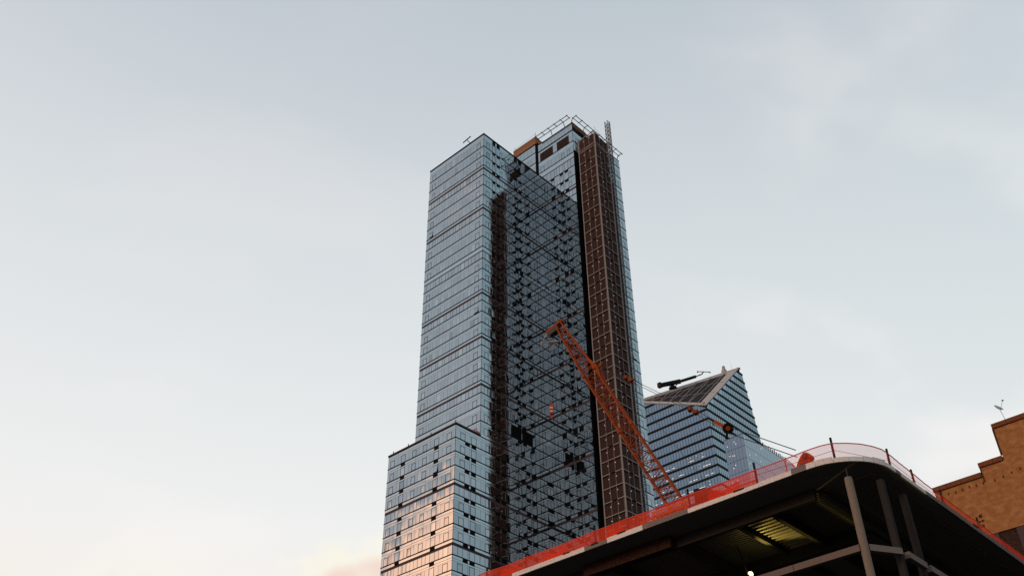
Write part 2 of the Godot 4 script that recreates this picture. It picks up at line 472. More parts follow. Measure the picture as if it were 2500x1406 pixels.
func make_tower() -> Array:
	var t := thing("glass_tower", "tall blue mirror-glass tower with a notched corner and a lower block at its foot", "tower", Vector3.ZERO)
	var a := levels([181.49, 177.42, 174.19, 170.95, 167.76, 164.52, 161.28, 158.1, 154.84, 151.65, 148.4, 145.43, 141.9, 138.97, 136.03, 133.1, 130.15, 127.23, 124.3, 121.39, 118.47, 115.51, 112.59, 109.67, 106.76, 103.79, 100.24, 97.28])
	var b := levels([96.64, 93.84, 90.93, 88.01, 85.07, 82.17, 79.25, 76.32, 73.37, 70.49, 67.59])
	var d := levels([192.75, 190.0, 186.06, 182.09])
	while b[-1] > 6.5: b.append(b[-1] - 3.0)
	b.append(0.3)
	var upper: Array = a + [b[0]]
	var whole: Array = a.slice(1) + b.slice(1)
	var ub := range(3, 27, 4)
	var lb := range(4, 33, 4)
	var wb := range(2, 60, 4)
	var roof: float = d[0]
	# bodies behind the glass
	part("left_wing_core", sh().span(Vector3(0.05, 0, -LEN_LEFT + 0.05), Vector3(NOTCH + 4, a[0] - 0.3, -0.05)), M.core, t)
	part("lower_block_core", sh().span(Vector3(-BLOCK_OUT + 0.05, 0, -LEN_BLOCK + 0.05), Vector3(4, b[0] - 0.3, -0.06)), M.core, t)
	part("tall_wing_core", sh().span(Vector3(NOTCH + 0.05, 0, -9.0), Vector3(NOTCH + LEN_RIGHT - 0.05, roof - 0.3, WING - 0.05)), M.core, t)
	# column patterns
	var left := [[1.17, "P"], [1.17, "W"], [1.05, "P"], [0.8, "P"], [1.3, "P"], [0.8, "P"], [1.3, "P"], [0.87, "P"], [1.3, "P"], [0.8, "P"], [1.3, "P"], [0.87, "P"], [1.3, "P"], [1.3, "P"], [0.87, "P"], [1.27, "P"], [1.3, "W"], [1.1, "P"]]
	var right := [[1.05, "P"], [1.2, "W"], [1.05, "P"], [1.2, "V"], [0.5, "P"], [1.25, "X"], [0.9, "W"], [1.2, "P"], [1.25, "P"], [1.1, "W"], [1.25, "P"], [1.2, "V"], [0.5, "P"], [1.25, "X"], [1.1, "P"], [0.9, "W"], [1.2, "P"], [1.25, "P"], [1.1, "P"], [1.1, "W"], [1.1, "P"]]
	var block_left := [[0.8, "P"], [1.25, "W"], [1.05, "P"], [1.0, "P"], [1.3, "V"], [1.1, "P"], [1.05, "P"], [1.15, "W"], [0.9, "P"], [1.15, "P"], [1.2, "W"], [1.0, "P"], [1.15, "P"], [1.35, "V"], [1.15, "P"], [1.15, "P"], [1.3, "W"], [1.15, "P"]]
	var block_right := [[1.24, "P"], [1.24, "W"], [1.25, "X"], [0.4, "P"], [1.27, "V"], [1.3, "P"], [1.25, "P"], [1.15, "W"], [0.45, "P"], [1.05, "P"], [1.2, "V"], [0.5, "P"], [1.25, "X"], [0.9, "W"], [1.2, "P"], [1.25, "P"], [1.1, "W"], [1.25, "P"], [1.2, "V"], [0.5, "P"], [1.25, "X"], [1.1, "P"], [0.9, "W"], [1.2, "P"], [1.0, "V"]]
	var notch := [[1.65, "P"], [1.1, "W"], [1.25, "P"], [1.25, "V"], [0.9, "P"], [0.9, "P"], [1.2, "V"], [0.5, "P"], [1.2, "X"], [0.9, "W"], [1.3, "P"]]
	var right_end := [[16.6, "B"], [1.0, "P"], [1.3, "W"], [1.27, "P"]]
	var plain_end := [[1.1, "P"], [1.2, "W"], [1.2, "P"], [1.2, "P"], [1.2, "P"], [1.2, "P"], [1.2, "P"], [1.2, "P"], [1.2, "P"], [1.2, "P"], [1.2, "P"], [1.2, "P"], [1.3, "P"], [1.0, "P"], [1.3, "W"], [1.27, "P"]]
	var zero := Vector3.ZERO
	var back := Vector3(0, 0, 1)
	var ox := Vector3(1, 0, 0)
	var west := Vector3(-1, 0, 0)
	var south := Vector3(0, 0, 1)
	# left wing, left face and right face; lower block, left face and right face; wall in the notch; far end of the right face
	facade(Vector3(0, 0, -LEN_LEFT), back, west, left, LEN_LEFT, a, ub, 0.0, 0.16, true, 0.05)
	facade(zero, ox, south, right, NOTCH, a, ub, 0.02, -0.18, true, 0.03)
	facade(Vector3(-BLOCK_OUT, 0, -LEN_BLOCK), back, west, block_left, LEN_BLOCK, b, lb, 0.0, 0.16, false)
	facade(Vector3(-BLOCK_OUT, 0, 0), ox, south, block_right, NOTCH + BLOCK_OUT, b, lb, 0.02, -0.18, false)
	facade(Vector3(NOTCH, 0, 0), back, west, notch, WING, [d[3]] + whole, [0] + wb.map(func(i): return i + 1), 0.0, 0.16, false, 0.01)
	facade(Vector3(NOTCH, 0, WING), ox, south, right_end, LEN_RIGHT, [d[3]] + whole, [0], 16.5, 0.0)
	# upper storeys of the tall wing
	var top_notch := [[0.6, "P"], [1.15, "D"], [1.15, "D"], [1.15, "D"], [1.15, "D"], [1.4, "P"], [1.05, "D"], [1.05, "D"], [1.05, "D"], [1.05, "D"], [1.35, "P"]]
	facade(Vector3(NOTCH, 0, 0), back, west, [[0.7, "P"], [1.1, "W"], [1.4, "P"], [1.2, "P"], [1.2, "P"], [1.2, "P"], [0.9, "P"], [0.9, "W"], [1.0, "P"], [0.8, "W"], [1.3, "P"]], WING, [d[2], d[3]], [], 0.0, 0.16)
	facade(Vector3(NOTCH, 0, 0), back, west, [[1.2, "P"], [1.2, "P"], [1.2, "P"], [1.2, "P"], [1.2, "P"], [1.2, "P"], [1.2, "P"], [1.2, "P"], [1.2, "P"], [1.35, "P"]], WING, [d[0], d[1]], [], 0.0, 0.16)
	facade(Vector3(NOTCH, 0, WING), ox, south, plain_end, LEN_RIGHT, [d[1], d[2], d[3]], [], 0.02, 0.0)
	facade(Vector3(NOTCH + 5.9, 0, WING), ox, south, plain_end.slice(4), LEN_RIGHT - 5.9, [d[0], d[1]], [], 0.0, 0.0)
	# floor with the dark louvres
	var yt: float = d[1]
	var yb: float = d[2]
	var bw := Basis(back, Vector3.UP, west)
	piece("floor_fin", box_mesh(WING + 0.16, 0.19, 0.17), M.fin, Transform3D(bw, Vector3(NOTCH - 0.075, yt - 0.095, WING * 0.5 + 0.08)))
	var s := 0.0
	for c in top_notch:
		var w: float = c[0] * WING / 12.15
		var at := Vector3(NOTCH, 0, s + w * 0.5)
		piece("spandrel_panel", panel_mesh(snappedf(w - 0.03, 0.001), 0.75, 1), M.spandrel, Transform3D(wobble(bw), at + Vector3.UP * (yt - 0.60)))
		if c[1] == "D":
			part("louvre", sh().span(Vector3(NOTCH - 0.02, yb + 0.15, s + 0.04), Vector3(NOTCH + 0.04, yt - 1.05, s + w - 0.04)), M.louvre, t)
		else:
			piece("glass_panel", panel_mesh(snappedf(w - 0.03, 0.001), snappedf(yt - yb - 1.05, 0.001), 2), M.vision_glass_a, Transform3D(wobble(bw), at + Vector3.UP * (yt + yb - 1.0) * 0.5))
		s += w
	# the wall goes on behind the left wing, under a tan parapet, past a dark joint
	part("joint_strip", sh().span(Vector3(NOTCH - 0.06, a[0] - 2, -0.75), Vector3(NOTCH + 0.2, 200.4, -0.15)), M.membrane, t)
	facade(Vector3(NOTCH - 0.3, 0, -9.0), back, west, [[1.3, "P"], [1.3, "P"], [1.3, "P"], [1.3, "P"], [1.3, "P"], [1.3, "P"]], 8.2, [199.9, 196.9, 193.0, 188.9, 185.6], [], 0.0, 0.0)
	part("parapet_return", sh().span(Vector3(NOTCH - 0.25, 185, -9.0), Vector3(NOTCH + 6, 200.1, -0.8)), M.core, t)
	var tan := part("tan_parapet", sh().span(Vector3(NOTCH - 0.35, 200.2, -8.9), Vector3(NOTCH + 6, 203.0, -0.65)), M.tan_cladding, t)
	part("joint_line", sh().span(Vector3(NOTCH - 0.37, 202.1, -8.92), Vector3(NOTCH - 0.3, 202.17, -0.64)), M.fin, tan)
	for q in [[Vector3(NOTCH, 203, -0.8), 1.8], [Vector3(NOTCH, 203, -8.6), 1.2]]:
		part("rod", sh().tube(q[0], q[0] + Vector3.UP * q[1], 0.06, 0.06), M.pipe_steel, t)
	part("guard_wire", sh().tube(Vector3(NOTCH, 204.0, -8.6), Vector3(NOTCH, 204.3, -0.8), 0.025, 0.025, 4), M.pipe_steel, t)
	# brown loggia on the right face at the top
	part("loggia_parapet", sh().span(Vector3(NOTCH + 0.12, d[0] - 1.5, WING - 0.3), Vector3(NOTCH + 5.8, d[0] + 0.25, WING + 0.08)), M.brown_soffit, t)
	part("loggia_shade_sheet", sh().span(Vector3(NOTCH + 0.12, d[1] - 0.3, WING - 0.04), Vector3(NOTCH + 5.8, d[0] - 1.5, WING + 0.01)), M.membrane, t)  # flat black sheet, the shade of the open loggia put into colour
	part("loggia_rail", sh().bar(Vector3(NOTCH + 0.3, d[1] + 0.1, WING + 0.04), Vector3(NOTCH + 2.6, d[0] - 1.5, WING + 0.04), 0.08, 0.08), M.brown_soffit, t)
	# black membrane behind the hoist
	part("black_membrane", sh().span(Vector3(NOTCH + 0.03, 0, WING - 0.04), Vector3(NOTCH + 16.5, d[3] - 0.1, WING + 0.06)), M.membrane, t)
	# a dark louvred opening in the left wing's right face
	for q in [[9.1, 12.1], [12.5, 16.1]]:
		var lx: float = q[0]
		while lx < q[1] - 0.3:
			part("louvre", sh().span(Vector3(lx, 104.5, 0.035), Vector3(minf(lx + 0.62, q[1]), 107.3, 0.075)), M.vent, t)
			lx += 0.66
	# corner posts
	for c in [[Vector3(0, 0, 0), b[0], a[0] - 0.2], [Vector3(-BLOCK_OUT, 0, 0), 0.0, b[0] - 0.2], [Vector3(NOTCH, 0, WING), 0.0, d[0] - 0.2]]:
		part("corner_post", sh().span(c[0] + Vector3(-0.035, c[1], -0.03), c[0] + Vector3(0.03, c[2], 0.035)), M.fin, t)
	# roof edges
	part("roof_cap", sh().span(Vector3(-0.16, a[0], -LEN_LEFT), Vector3(0.4, a[0] + 0.22, 0.16)), M.fin, t)
	part("roof_cap", sh().span(Vector3(0.4, a[0], -0.3), Vector3(NOTCH - 0.2, a[0] + 0.22, 0.16)), M.fin, t)
	part("block_roof_cap", sh().span(Vector3(-BLOCK_OUT - 0.2, b[0], -LEN_BLOCK), Vector3(-BLOCK_OUT + 0.4, b[0] + 0.3, 0.2)), M.recess, t)
	part("block_roof_cap", sh().span(Vector3(-BLOCK_OUT + 0.4, b[0], -0.3), Vector3(-0.05, b[0] + 0.3, 0.2)), M.recess, t)
	for z in [-0.1, -7.2, -14.0, -18.6]:
		part("roof_anchor", sh().tube(Vector3(-BLOCK_OUT, b[0] + 0.3, z), Vector3(-BLOCK_OUT, b[0] + 0.9, z), 0.12, 0.07), M.recess, t)
	for x in [-1.6, -0.9, -0.4]:
		part("roof_anchor", sh().box(Vector3(x, b[0] + 0.55, 0.0), Vector3(0.22, 0.5, 0.22)), M.hook_red, t)
	part("stub_spandrel", sh().span(Vector3(-0.03, b[0] + 0.3, -LEN_LEFT), Vector3(0.02, a[-1] + 0.0, 0.03)), M.spandrel, t)
	part("stub_spandrel", sh().span(Vector3(0.05, b[0] + 0.02, -0.02), Vector3(NOTCH - 0.1, a[-1], 0.03)), M.spandrel, t)
	flush(t, 300, 66.0)
	# rails for a cleaning cradle round the tall wing's roof
	var ra := thing("roof_rail", "double dark pipe rail along the left roof edge of the taller wing", "rail", Vector3(NOTCH - 1.0, roof, WING * 0.5), "cradle rails round the tower roof")
	rail(ra, Vector3(NOTCH - 0.7, 201.0, 0.2), Vector3(NOTCH - 0.7, 201.0, WING - 0.1), Vector3(1, 0, 0), roof)
	var rb := thing("roof_rail", "double dark pipe rail running from the roof corner towards the brown hoist", "rail", Vector3(NOTCH + 5, roof, WING + 1.0), "cradle rails round the tower roof")
	rail(rb, Vector3(NOTCH - 0.3, 200.7, WING + 0.7), Vector3(NOTCH + LEN_RIGHT - 0.2, 200.7, WING + 0.7), Vector3(0, 0, -1), roof)
	var da := thing("roof_davit", "small dark tee-shaped davit standing on the lower roof edge", "davit", Vector3(0.5, a[0] + 0.22, -5.0))
	part("stem", sh().bar(Vector3(0.5, a[0] + 0.22, -5.0), Vector3(-0.1, a[0] + 2.2, -6.1), 0.16, 0.16), M.dark_steel, da)
	part("arm", sh().bar(Vector3(0.0, a[0] + 2.25, -7.6), Vector3(-0.2, a[0] + 2.35, -4.6), 0.2, 0.2), M.dark_steel, da)
	return [a, b, d]

func rail(t: Node3D, p: Vector3, q: Vector3, inward: Vector3, roof: float) -> void:
	for k in 2:
		var off := inward * (-0.9 + 1.1 * k)
		part("pipe", sh().tube(p + off, q + off, 0.11, 0.11), M.pipe_steel, t)
	var n := int((q - p).length() / 2.3)
	for i in n + 1:
		var c := p.lerp(q, (i + 0.15) / (n + 0.3))
		part("bracket", sh().bar(c - inward * 1.1 + Vector3.UP * 0.16, c + inward * 0.5 + Vector3.UP * 0.16, 0.14, 0.14), M.pipe_steel, t)
		if i % 2 == 0:
			part("strut", sh().bar(c + inward * 0.45 + Vector3.UP * 0.1, Vector3(c.x, roof - 0.05, c.z) + inward * 1.0, 0.14, 0.14), M.pipe_steel, t)

func make_hoist(a: Array, d: Array) -> void:
	var x0 := NOTCH + 0.69
	var x1 := x0 + 5.45
	var z0 := WING + 1.2
	var z1 := WING + 6.55
	var t := thing("construction_hoist", "tall brown screened hoist tower with pale frames standing against the glass tower", "hoist", Vector3((x0 + x1) * 0.5, 0, (z0 + z1) * 0.5))
	var lv := [191.9, 187.8, 187.0] + a.slice(1).map(func(y): return y - 0.6)
	while lv[-1] > 4.0: lv.append(lv[-1] - 3.0)
	var top: float = lv[0]
	part("core", sh().span(Vector3(x0 + 0.35, 0, z0 + 0.1), Vector3(x1 - 0.2, top - 0.5, z1 - 0.35)), M.hoist_core, t)
	for p in [Vector3(x0, 0, z0), Vector3(x0, 0, z1), Vector3(x1, 0, z1), Vector3(x1, 0, z0)]:
		part("corner_post", sh().span(p + Vector3(-0.11, 0, -0.11), p + Vector3(0.11, top + (2.6 if p.x == x0 and p.z == z1 else 0.1), 0.11)), M.hoist_frame, t)
	var lamps := []
	for i in lv.size():
		var y: float = lv[i]
		var drawn: bool = y > 55.0
		# rails of this level on the two seen faces
		if i % 2 == 0 or i < 3:
			part("level_rail", sh().span(Vector3(x0 - 0.08, y - 0.09, z0 + 0.12), Vector3(x0 + 0.06, y + 0.09, z1 - 0.12)), M.hoist_frame, t)
			part("level_rail", sh().span(Vector3(x0 + 0.12, y - 0.09, z1 - 0.06), Vector3(x1 - 0.12, y + 0.09, z1 + 0.08)), M.hoist_frame, t)
		else:   # broken by the dark gate in the middle
			for k in [[0.0, 0.40], [0.66, 1.0]]:
				part("level_rail", sh().span(Vector3(x0 - 0.08, y - 0.09, lerpf(z0 + 0.12, z1 - 0.12, k[0])), Vector3(x0 + 0.06, y + 0.09, lerpf(z0 + 0.12, z1 - 0.12, k[1]))), M.hoist_frame, t)
				part("level_rail", sh().span(Vector3(lerpf(x0 + 0.12, x1 - 0.12, k[0]), y - 0.09, z1 - 0.06), Vector3(lerpf(x0 + 0.12, x1 - 0.12, k[1]), y + 0.09, z1 + 0.08)), M.hoist_frame, t)
		if i == lv.size() - 1: break
		var yb: float = lv[i + 1]
		if y - yb < 2.0:
			part("brace", sh().bar(Vector3(x0 - 0.03, yb, z0 + 0.2), Vector3(x0 - 0.03, y, z1 - 0.2), 0.1, 0.1), M.hoist_frame, t)
			part("brace", sh().bar(Vector3(x0 + 0.2, y, z1 + 0.03), Vector3(x1 - 0.2, yb, z1 + 0.03), 0.1, 0.1), M.hoist_frame, t)
			continue
		if not drawn: continue
		var low := yb + 0.14
		var cuts := [0.04, 0.34, 0.64, 0.95]
		for k in 3:
			var high: float = y - 0.14 - ([0.08, 0.5, 0.3][k] if i % 2 == 0 else [0.35, 0.12, 0.06][k])
			var za := lerpf(z0, z1, cuts[k]) + 0.05
			var zb := lerpf(z0, z1, cuts[k + 1]) - 0.05
			part("screen_panel", sh().span(Vector3(x0 + 0.06, low, za), Vector3(x0 + 0.12, high, zb)), M.hoist_screen, t)
			var xa := lerpf(x0, x1, cuts[k]) + 0.05
			var xb := lerpf(x0, x1, cuts[k + 1]) - 0.05
			part("screen_panel", sh().span(Vector3(xa, low, z1 - 0.12), Vector3(xb, high - (0.4 if k == 2 else 0.0), z1 - 0.06)), M.hoist_screen, t)
			if k > 0:
				part("upright", sh().span(Vector3(x0 - 0.01, low - 0.05, lerpf(z0, z1, cuts[k]) - 0.035), Vector3(x0 + 0.05, y - 0.1, lerpf(z0, z1, cuts[k]) + 0.035)), M.hoist_frame, t)
				part("upright", sh().span(Vector3(lerpf(x0, x1, cuts[k]) - 0.035, low - 0.05, z1 - 0.05), Vector3(lerpf(x0, x1, cuts[k]) + 0.035, y - 0.1, z1 + 0.01)), M.hoist_frame, t)
		part("upright", sh().span(Vector3(x0, low, z1 - 0.36), Vector3(x0 + 0.06, y - 0.3, z1 - 0.29)), M.hoist_frame, t)
		for p in [Vector3(x0 - 0.1, yb + (y - yb) * 0.62, lerpf(z0, z1, 0.32)), Vector3(x0 - 0.1, yb + (y - yb) * 0.66, lerpf(z0, z1, 0.69)), Vector3(lerpf(x0, x1, 0.37), yb + (y - yb) * 0.6, z1 + 0.1)]:
			part("work_lamp", sh().lathe(p - Vector3.UP * 0.15, Vector3.UP, [[0.0, 0.04], [0.05, 0.085], [0.17, 0.09], [0.24, 0.04]], 8), M.lamp_white, t)
	part("guard_wire", sh().tube(Vector3(x0, top + 1.6, z1), Vector3(x1 + 2.4, top + 1.0, z1 - 1.0), 0.03, 0.03, 4), M.pipe_steel, t)
	# lattice mast beside it
	var m := thing("hoist_mast", "slender grey lattice mast rising above the brown hoist's right side", "mast", Vector3(x0 + 8.15, 0, WING + 5.25))
	var c := Vector3(x0 + 8.15, 0, WING + 5.25)
	var sec := sh()
	var r := 0.5
	var hh := 1.5
	var cs := [Vector3(-r, 0, -r), Vector3(r, 0, -r), Vector3(r, 0, r), Vector3(-r, 0, r)]
	for i in 4:
		var p: Vector3 = cs[i]
		var q: Vector3 = cs[(i + 1) % 4]
		sec.bar(p, p + Vector3.UP * hh, 0.12, 0.12)
		sec.bar(p + Vector3.UP * 0.04, q + Vector3.UP * 0.04, 0.075, 0.075)
		sec.bar(p + Vector3.UP * 0.05, q + Vector3.UP * (hh * 0.5), 0.07, 0.07)
		sec.bar(q + Vector3.UP * (hh * 0.5), p + Vector3.UP * (hh - 0.02), 0.07, 0.07)
	sec.box(Vector3(0, 0.72, r + 0.08), Vector3(0.1, 1.3, 0.1))
	var secm := sec.mesh()
	for i in 135:
		copy_part("mast_section", secm, M.mast_steel, m, Transform3D(Basis(), Vector3(0, i * hh, 0)))
	for i in range(12, 62):
		if i % 3 == 0:
			var y := i * 3.06
			part("tie_bar", sh().bar(c + Vector3(-0.5, y, -0.5), Vector3(x1 - 0.6, y + 0.3, WING + 2.0), 0.12, 0.12), M.mast_steel, m)
			part("tie_bar", sh().bar(c + Vector3(-0.5, y, 0.5), Vector3(x1 - 1.6, y + 0.3, z1 + 0.12), 0.1, 0.1), M.mast_steel, m)

# ------------------------------------------------------------------ far towers
func make_far() -> void:
	var k1 := Vector3(359.97, 328.02, -157.83)
	var ap := Vector3(413.11, 381.58, -157.83)
	var tt := Vector3(357.89, 352.63, -214.34)
	var zk := k1.z
	var lean := -0.084476
	var rlean := -0.207477
	var cx := func(y): return k1.x + lean * (y - k1.y)            # x of the near corner at height y
	var rx := func(y): return ap.x + rlean * (y - ap.y)           # x of the right edge
	var t := thing("far_tower", "distant dark-banded glass tower with a sloping triangular roof of white trusses", "tower", Vector3(400, 0, -190))
	# bodies just behind the glass
	var zb := -232.0
	part("core", sh().plate([Vector3(cx.call(0.0) + 0.6, 0, zk - 0.5), Vector3(rx.call(0.0) - 0.6, 0, zk - 0.5), Vector3(ap.x - 0.8, ap.y - 1.4, zk - 0.5), Vector3(k1.x + 0.6, k1.y - 1.2, zk - 0.5)], Vector3(0, 0, -40)), M.core, t)
	part("core_side", sh().plate([Vector3(cx.call(0.0) + 0.7, 0, zk - 0.7), Vector3(k1.x + 0.7, k1.y - 1.2, zk - 0.7), Vector3(tt.x + 0.7, tt.y - 1.2, tt.z), Vector3(tt.x + 0.7, tt.y - 1.2, zb), Vector3(cx.call(0.0) + 0.7, 0, zb)], Vector3(20, 0, 0)), M.core, t)
	# storeys: glass strip and dark band
	var y := 376.92
	var n := 0
	while y > 120.0:
		var yb := y - 6.3
		var hi := y - 1.35
		var xr0: float = rx.call(yb)
		var xr1: float = rx.call(hi)
		var edge := func(h): return cx.call(h) if h <= k1.y else k1.x + (ap.x - k1.x) * (h - k1.y) / (ap.y - k1.y)
		var xl0: float = edge.call(yb)
		var xl1: float = edge.call(hi)
		part("glass_strip", sh().plate([Vector3(xl0, yb, zk), Vector3(xr0, yb, zk), Vector3(xr1, hi, zk), Vector3(xl1, hi, zk)], Vector3(0, 0, -0.3)), M.far_glass, t)
		part("floor_band", sh().plate([Vector3(edge.call(hi) - 0.1, hi + 0.02, zk + 0.35), Vector3(rx.call(hi) + 0.35, hi + 0.02, zk + 0.35), Vector3(rx.call(y) + 0.35, y - 0.02, zk + 0.35), Vector3(edge.call(y) - 0.1, y - 0.02, zk + 0.35)], Vector3(0, 0, -0.8)), M.far_band, t)
		var mull := sh()
		var x := 362.0
		while x < xr0:
			if x > maxf(xl0, xl1) + 0.3 and x < xr1 - 0.3:
				mull.span(Vector3(x - 0.09, yb, zk - 0.02), Vector3(x + 0.09, hi, zk + 0.1))
			x += 2.15
		if mull.v.size(): part("mullions", mull, M.far_mullion, t, true)
		# the left face, up to the slope of the roof
		var slope := func(h): return zk if h <= k1.y else zk + (tt.z - zk) * (h - k1.y) / (tt.y - k1.y)   # where the roof cuts this height
		var zn: float = slope.call(yb)
		var zm: float = slope.call(hi)
		if zn > zb + 1.0:
			var p := [Vector3(cx.call(yb), yb, zb), Vector3(cx.call(yb), yb, zn), Vector3(cx.call(hi), hi, maxf(zm, zb)), Vector3(cx.call(hi), hi, zb)]
			part("glass_strip", sh().plate(p, Vector3(0.3, 0, 0)), M.far_glass, t)
			var zy: float = maxf(slope.call(y), zb + 0.2)
			if zm > zb + 1.0:
				part("floor_band", sh().plate([Vector3(cx.call(hi) - 0.35, hi + 0.02, zb), Vector3(cx.call(hi) - 0.35, hi + 0.02, zm + (0.35 if hi < k1.y else 0.0)), Vector3(cx.call(y) - 0.35, y - 0.02, zy + (0.35 if hi < k1.y else 0.0)), Vector3(cx.call(y) - 0.35, y - 0.02, zb)], Vector3(0.8, 0, 0)), M.far_band, t)
			var ml := sh()
			var z := zb + 1.0
			while z < zn - 0.3:
				var h2 := hi if z < zm else lerpf(yb, hi, clampf((zn - z) / maxf(zn - zm, 0.01), 0.0, 1.0))
				if h2 - yb > 0.4: ml.bar(Vector3(cx.call(yb) - 0.04, yb, z), Vector3(cx.call(h2) - 0.04, h2, z), 0.18, 0.12, Vector3.LEFT)
				z += 2.15
			if ml.v.size(): part("mullions", ml, M.far_mullion, t, true)
			# office lights behind the glass of some storeys
			if n in [12, 13, 14, 15] or n in [8, 9]:
				var lights: float = zb + 10.0
				while lights < zk - 2.0:
					var wide := rng.randf_range(0.6, 4.2)
					var yy: float = yb + 1.5
					if n < 10 and (lights < -207.0 or lights > -201.0):
						lights += 3.0
						continue
					if rng.randf() < 0.6:
						part("office_light", sh().box(Vector3(cx.call(yy) - 0.05, yy, lights), Vector3(0.06, 0.22, wide)), M.office_light, t)
					if rng.randf() < 0.35:
						part("office_light", sh().box(Vector3(cx.call(yy + 2.2) - 0.05, yy + 2.2, lights), Vector3(0.06, 0.3, 0.3)), M.office_light, t)
					lights += wide + rng.randf_range(0.6, 2.6)
		y = yb
		n += 1
	part("lower_shaft", sh().plate([Vector3(cx.call(0.0), 0, zk), Vector3(rx.call(0.0), 0, zk), Vector3(rx.call(y), y, zk), Vector3(cx.call(y), y, zk)], Vector3(0, 0, -0.3)), M.far_glass, t)
	part("lower_shaft", sh().plate([Vector3(cx.call(0.0), 0, zb), Vector3(cx.call(0.0), 0, zk), Vector3(cx.call(y), y, zk), Vector3(cx.call(y), y, zb)], Vector3(0.3, 0, 0)), M.far_glass, t)
	# the sloping roof: dark decking, white frame, trusses
	var nrm := (ap - k1).cross(tt - k1).normalized()
	if nrm.dot(EYE - k1) < 0: nrm = -nrm
	part("roof_deck", sh().plate([k1, ap, tt] if (ap - k1).cross(tt - k1).dot(nrm) > 0 else [k1, tt, ap], nrm * -1.0), M.far_roof, t)
	var cen := (k1 + ap + tt) / 3.0
	var corners := [k1, ap, tt]
	for i in 3:
		var p: Vector3 = corners[i]
		var q: Vector3 = corners[(i + 1) % 3]
		var into := ((q - p).cross(nrm)).normalized()
		if into.dot(cen - p) < 0: into = -into
		var wide: float = [8.5, 7.0, 6.0][i]
		var b := Basis((q - p).normalized(), nrm, (q - p).normalized().cross(nrm))
		var len: float = (q - p).length()
		part("roof_frame", sh().box((p + q) * 0.5 + into * wide * 0.13 + nrm * (0.12 + i * 0.02), Vector3(len * 0.985, 1.1, wide * 0.22), b), M.far_frame, t)
		part("roof_frame", sh().box((p + q) * 0.5 + into * wide * 0.46 + nrm * (0.05 + i * 0.02), Vector3(len * (0.86 if i else 0.84), 0.9, wide * 0.38), b), M.far_frame, t)
	for i in 7:
		var f := (i + 1.0) / 8.0
		var p := k1.lerp(tt, f) + nrm * 0.5
		var q := ap.lerp(tt, f) + nrm * 0.5
		part("truss_bar", sh().bar(p, q, 0.35, 0.35, nrm), M.far_truss, t)
		var p2 := k1.lerp(tt, minf(1.0, f + 0.125)) + nrm * 0.45
		if i < 6: part("truss_bar", sh().bar(q, p2, 0.28, 0.28, nrm), M.far_truss, t)
	for f in [0.33, 0.62]:
		part("truss_bar", sh().bar(k1.lerp(ap, f) + nrm * 0.55, tt.lerp(ap, 0.04) + nrm * 0.55, 0.3, 0.3, nrm), M.far_truss, t)
	var ch := ap.lerp(tt, 0.135)
	part("vent_stack", sh().lathe(ch + Vector3(0, 0.5, -1), Vector3.UP, [[-1.0, 2.0], [1.6, 1.9], [2.4, 1.2], [4.6, 1.1], [5.2, 0.7]], 10), M.far_frame, t)
	part("aerial", sh().tube(ap + Vector3(-4, -1, -4), ap + Vector3(-4.3, 3.5, -4.3), 0.12, 0.05), M.far_frame, t)
	# the cleaning crane on the ridge
	var w := thing("roof_crane", "long dark window-cleaning crane parked on the far tower's sloping ridge", "crane", Vector3(378.5, 363.6, -193.0))
	part("turntable", sh().lathe(Vector3(378.2, 363.2, -192.2), Vector3.UP, [[0.0, 2.6], [1.2, 2.9], [1.6, 1.8], [2.6, 1.6]], 14), M.black_machine, w)
	part("boom", sh().bar(Vector3(372.6, 366.5, -197.6), Vector3(379.2, 367.6, -186.0), 2.0, 2.5), M.black_machine, w)
	part("boom_tip", sh().bar(Vector3(379.2, 367.6, -186.0), Vector3(383.6, 369.1, -176.1), 1.4, 1.5), M.black_machine, w)
	part("counterweight", sh().box(Vector3(371.8, 366.4, -198.4), Vector3(2.4, 3.4, 2.6)), M.far_roof, w)
	part("jib", sh().bar(Vector3(383.6, 369.1, -176.1), Vector3(385.2, 370.0, -172.4), 0.5, 0.6), M.black_machine, w)
	part("jib", sh().bar(Vector3(385.2, 369.8, -172.4), Vector3(385.3, 371.4, -170.8), 0.5, 0.5, Vector3.RIGHT), M.black_machine, w)
	part("spreader", sh().bar(Vector3(382.8, 371.8, -174.2), Vector3(387.9, 370.6, -167.1), 0.35, 0.4), M.black_machine, w)
	for p in [Vector3(382.9, 371.5, -174.1), Vector3(387.7, 370.3, -167.4)]:
		part("hanger", sh().box(p, Vector3(0.6, 0.9, 0.6)), M.black_machine, w)
	for s in [Vector3(376.0, 366.0, -193.8), Vector3(379.4, 366.6, -189.0)]:
		part("stay", sh().bar(s, Vector3(378.2, 364.6, -192.0), 0.4, 0.4), M.black_machine, w)
	# the glass block in front of it
	var bx := 199.98
	var by := 201.3
	var bz := -49.55
	var g := thing("glass_block", "pale glass office block with thin fins along its roof, before the sloped tower", "building", Vector3(bx + 20, 0, bz - 6))
	part("core", sh().span(Vector3(bx + 0.3, 0, bz - 9.0), Vector3(bx + 44, by - 0.8, bz - 0.3)), M.core, g)
	var fl := 12
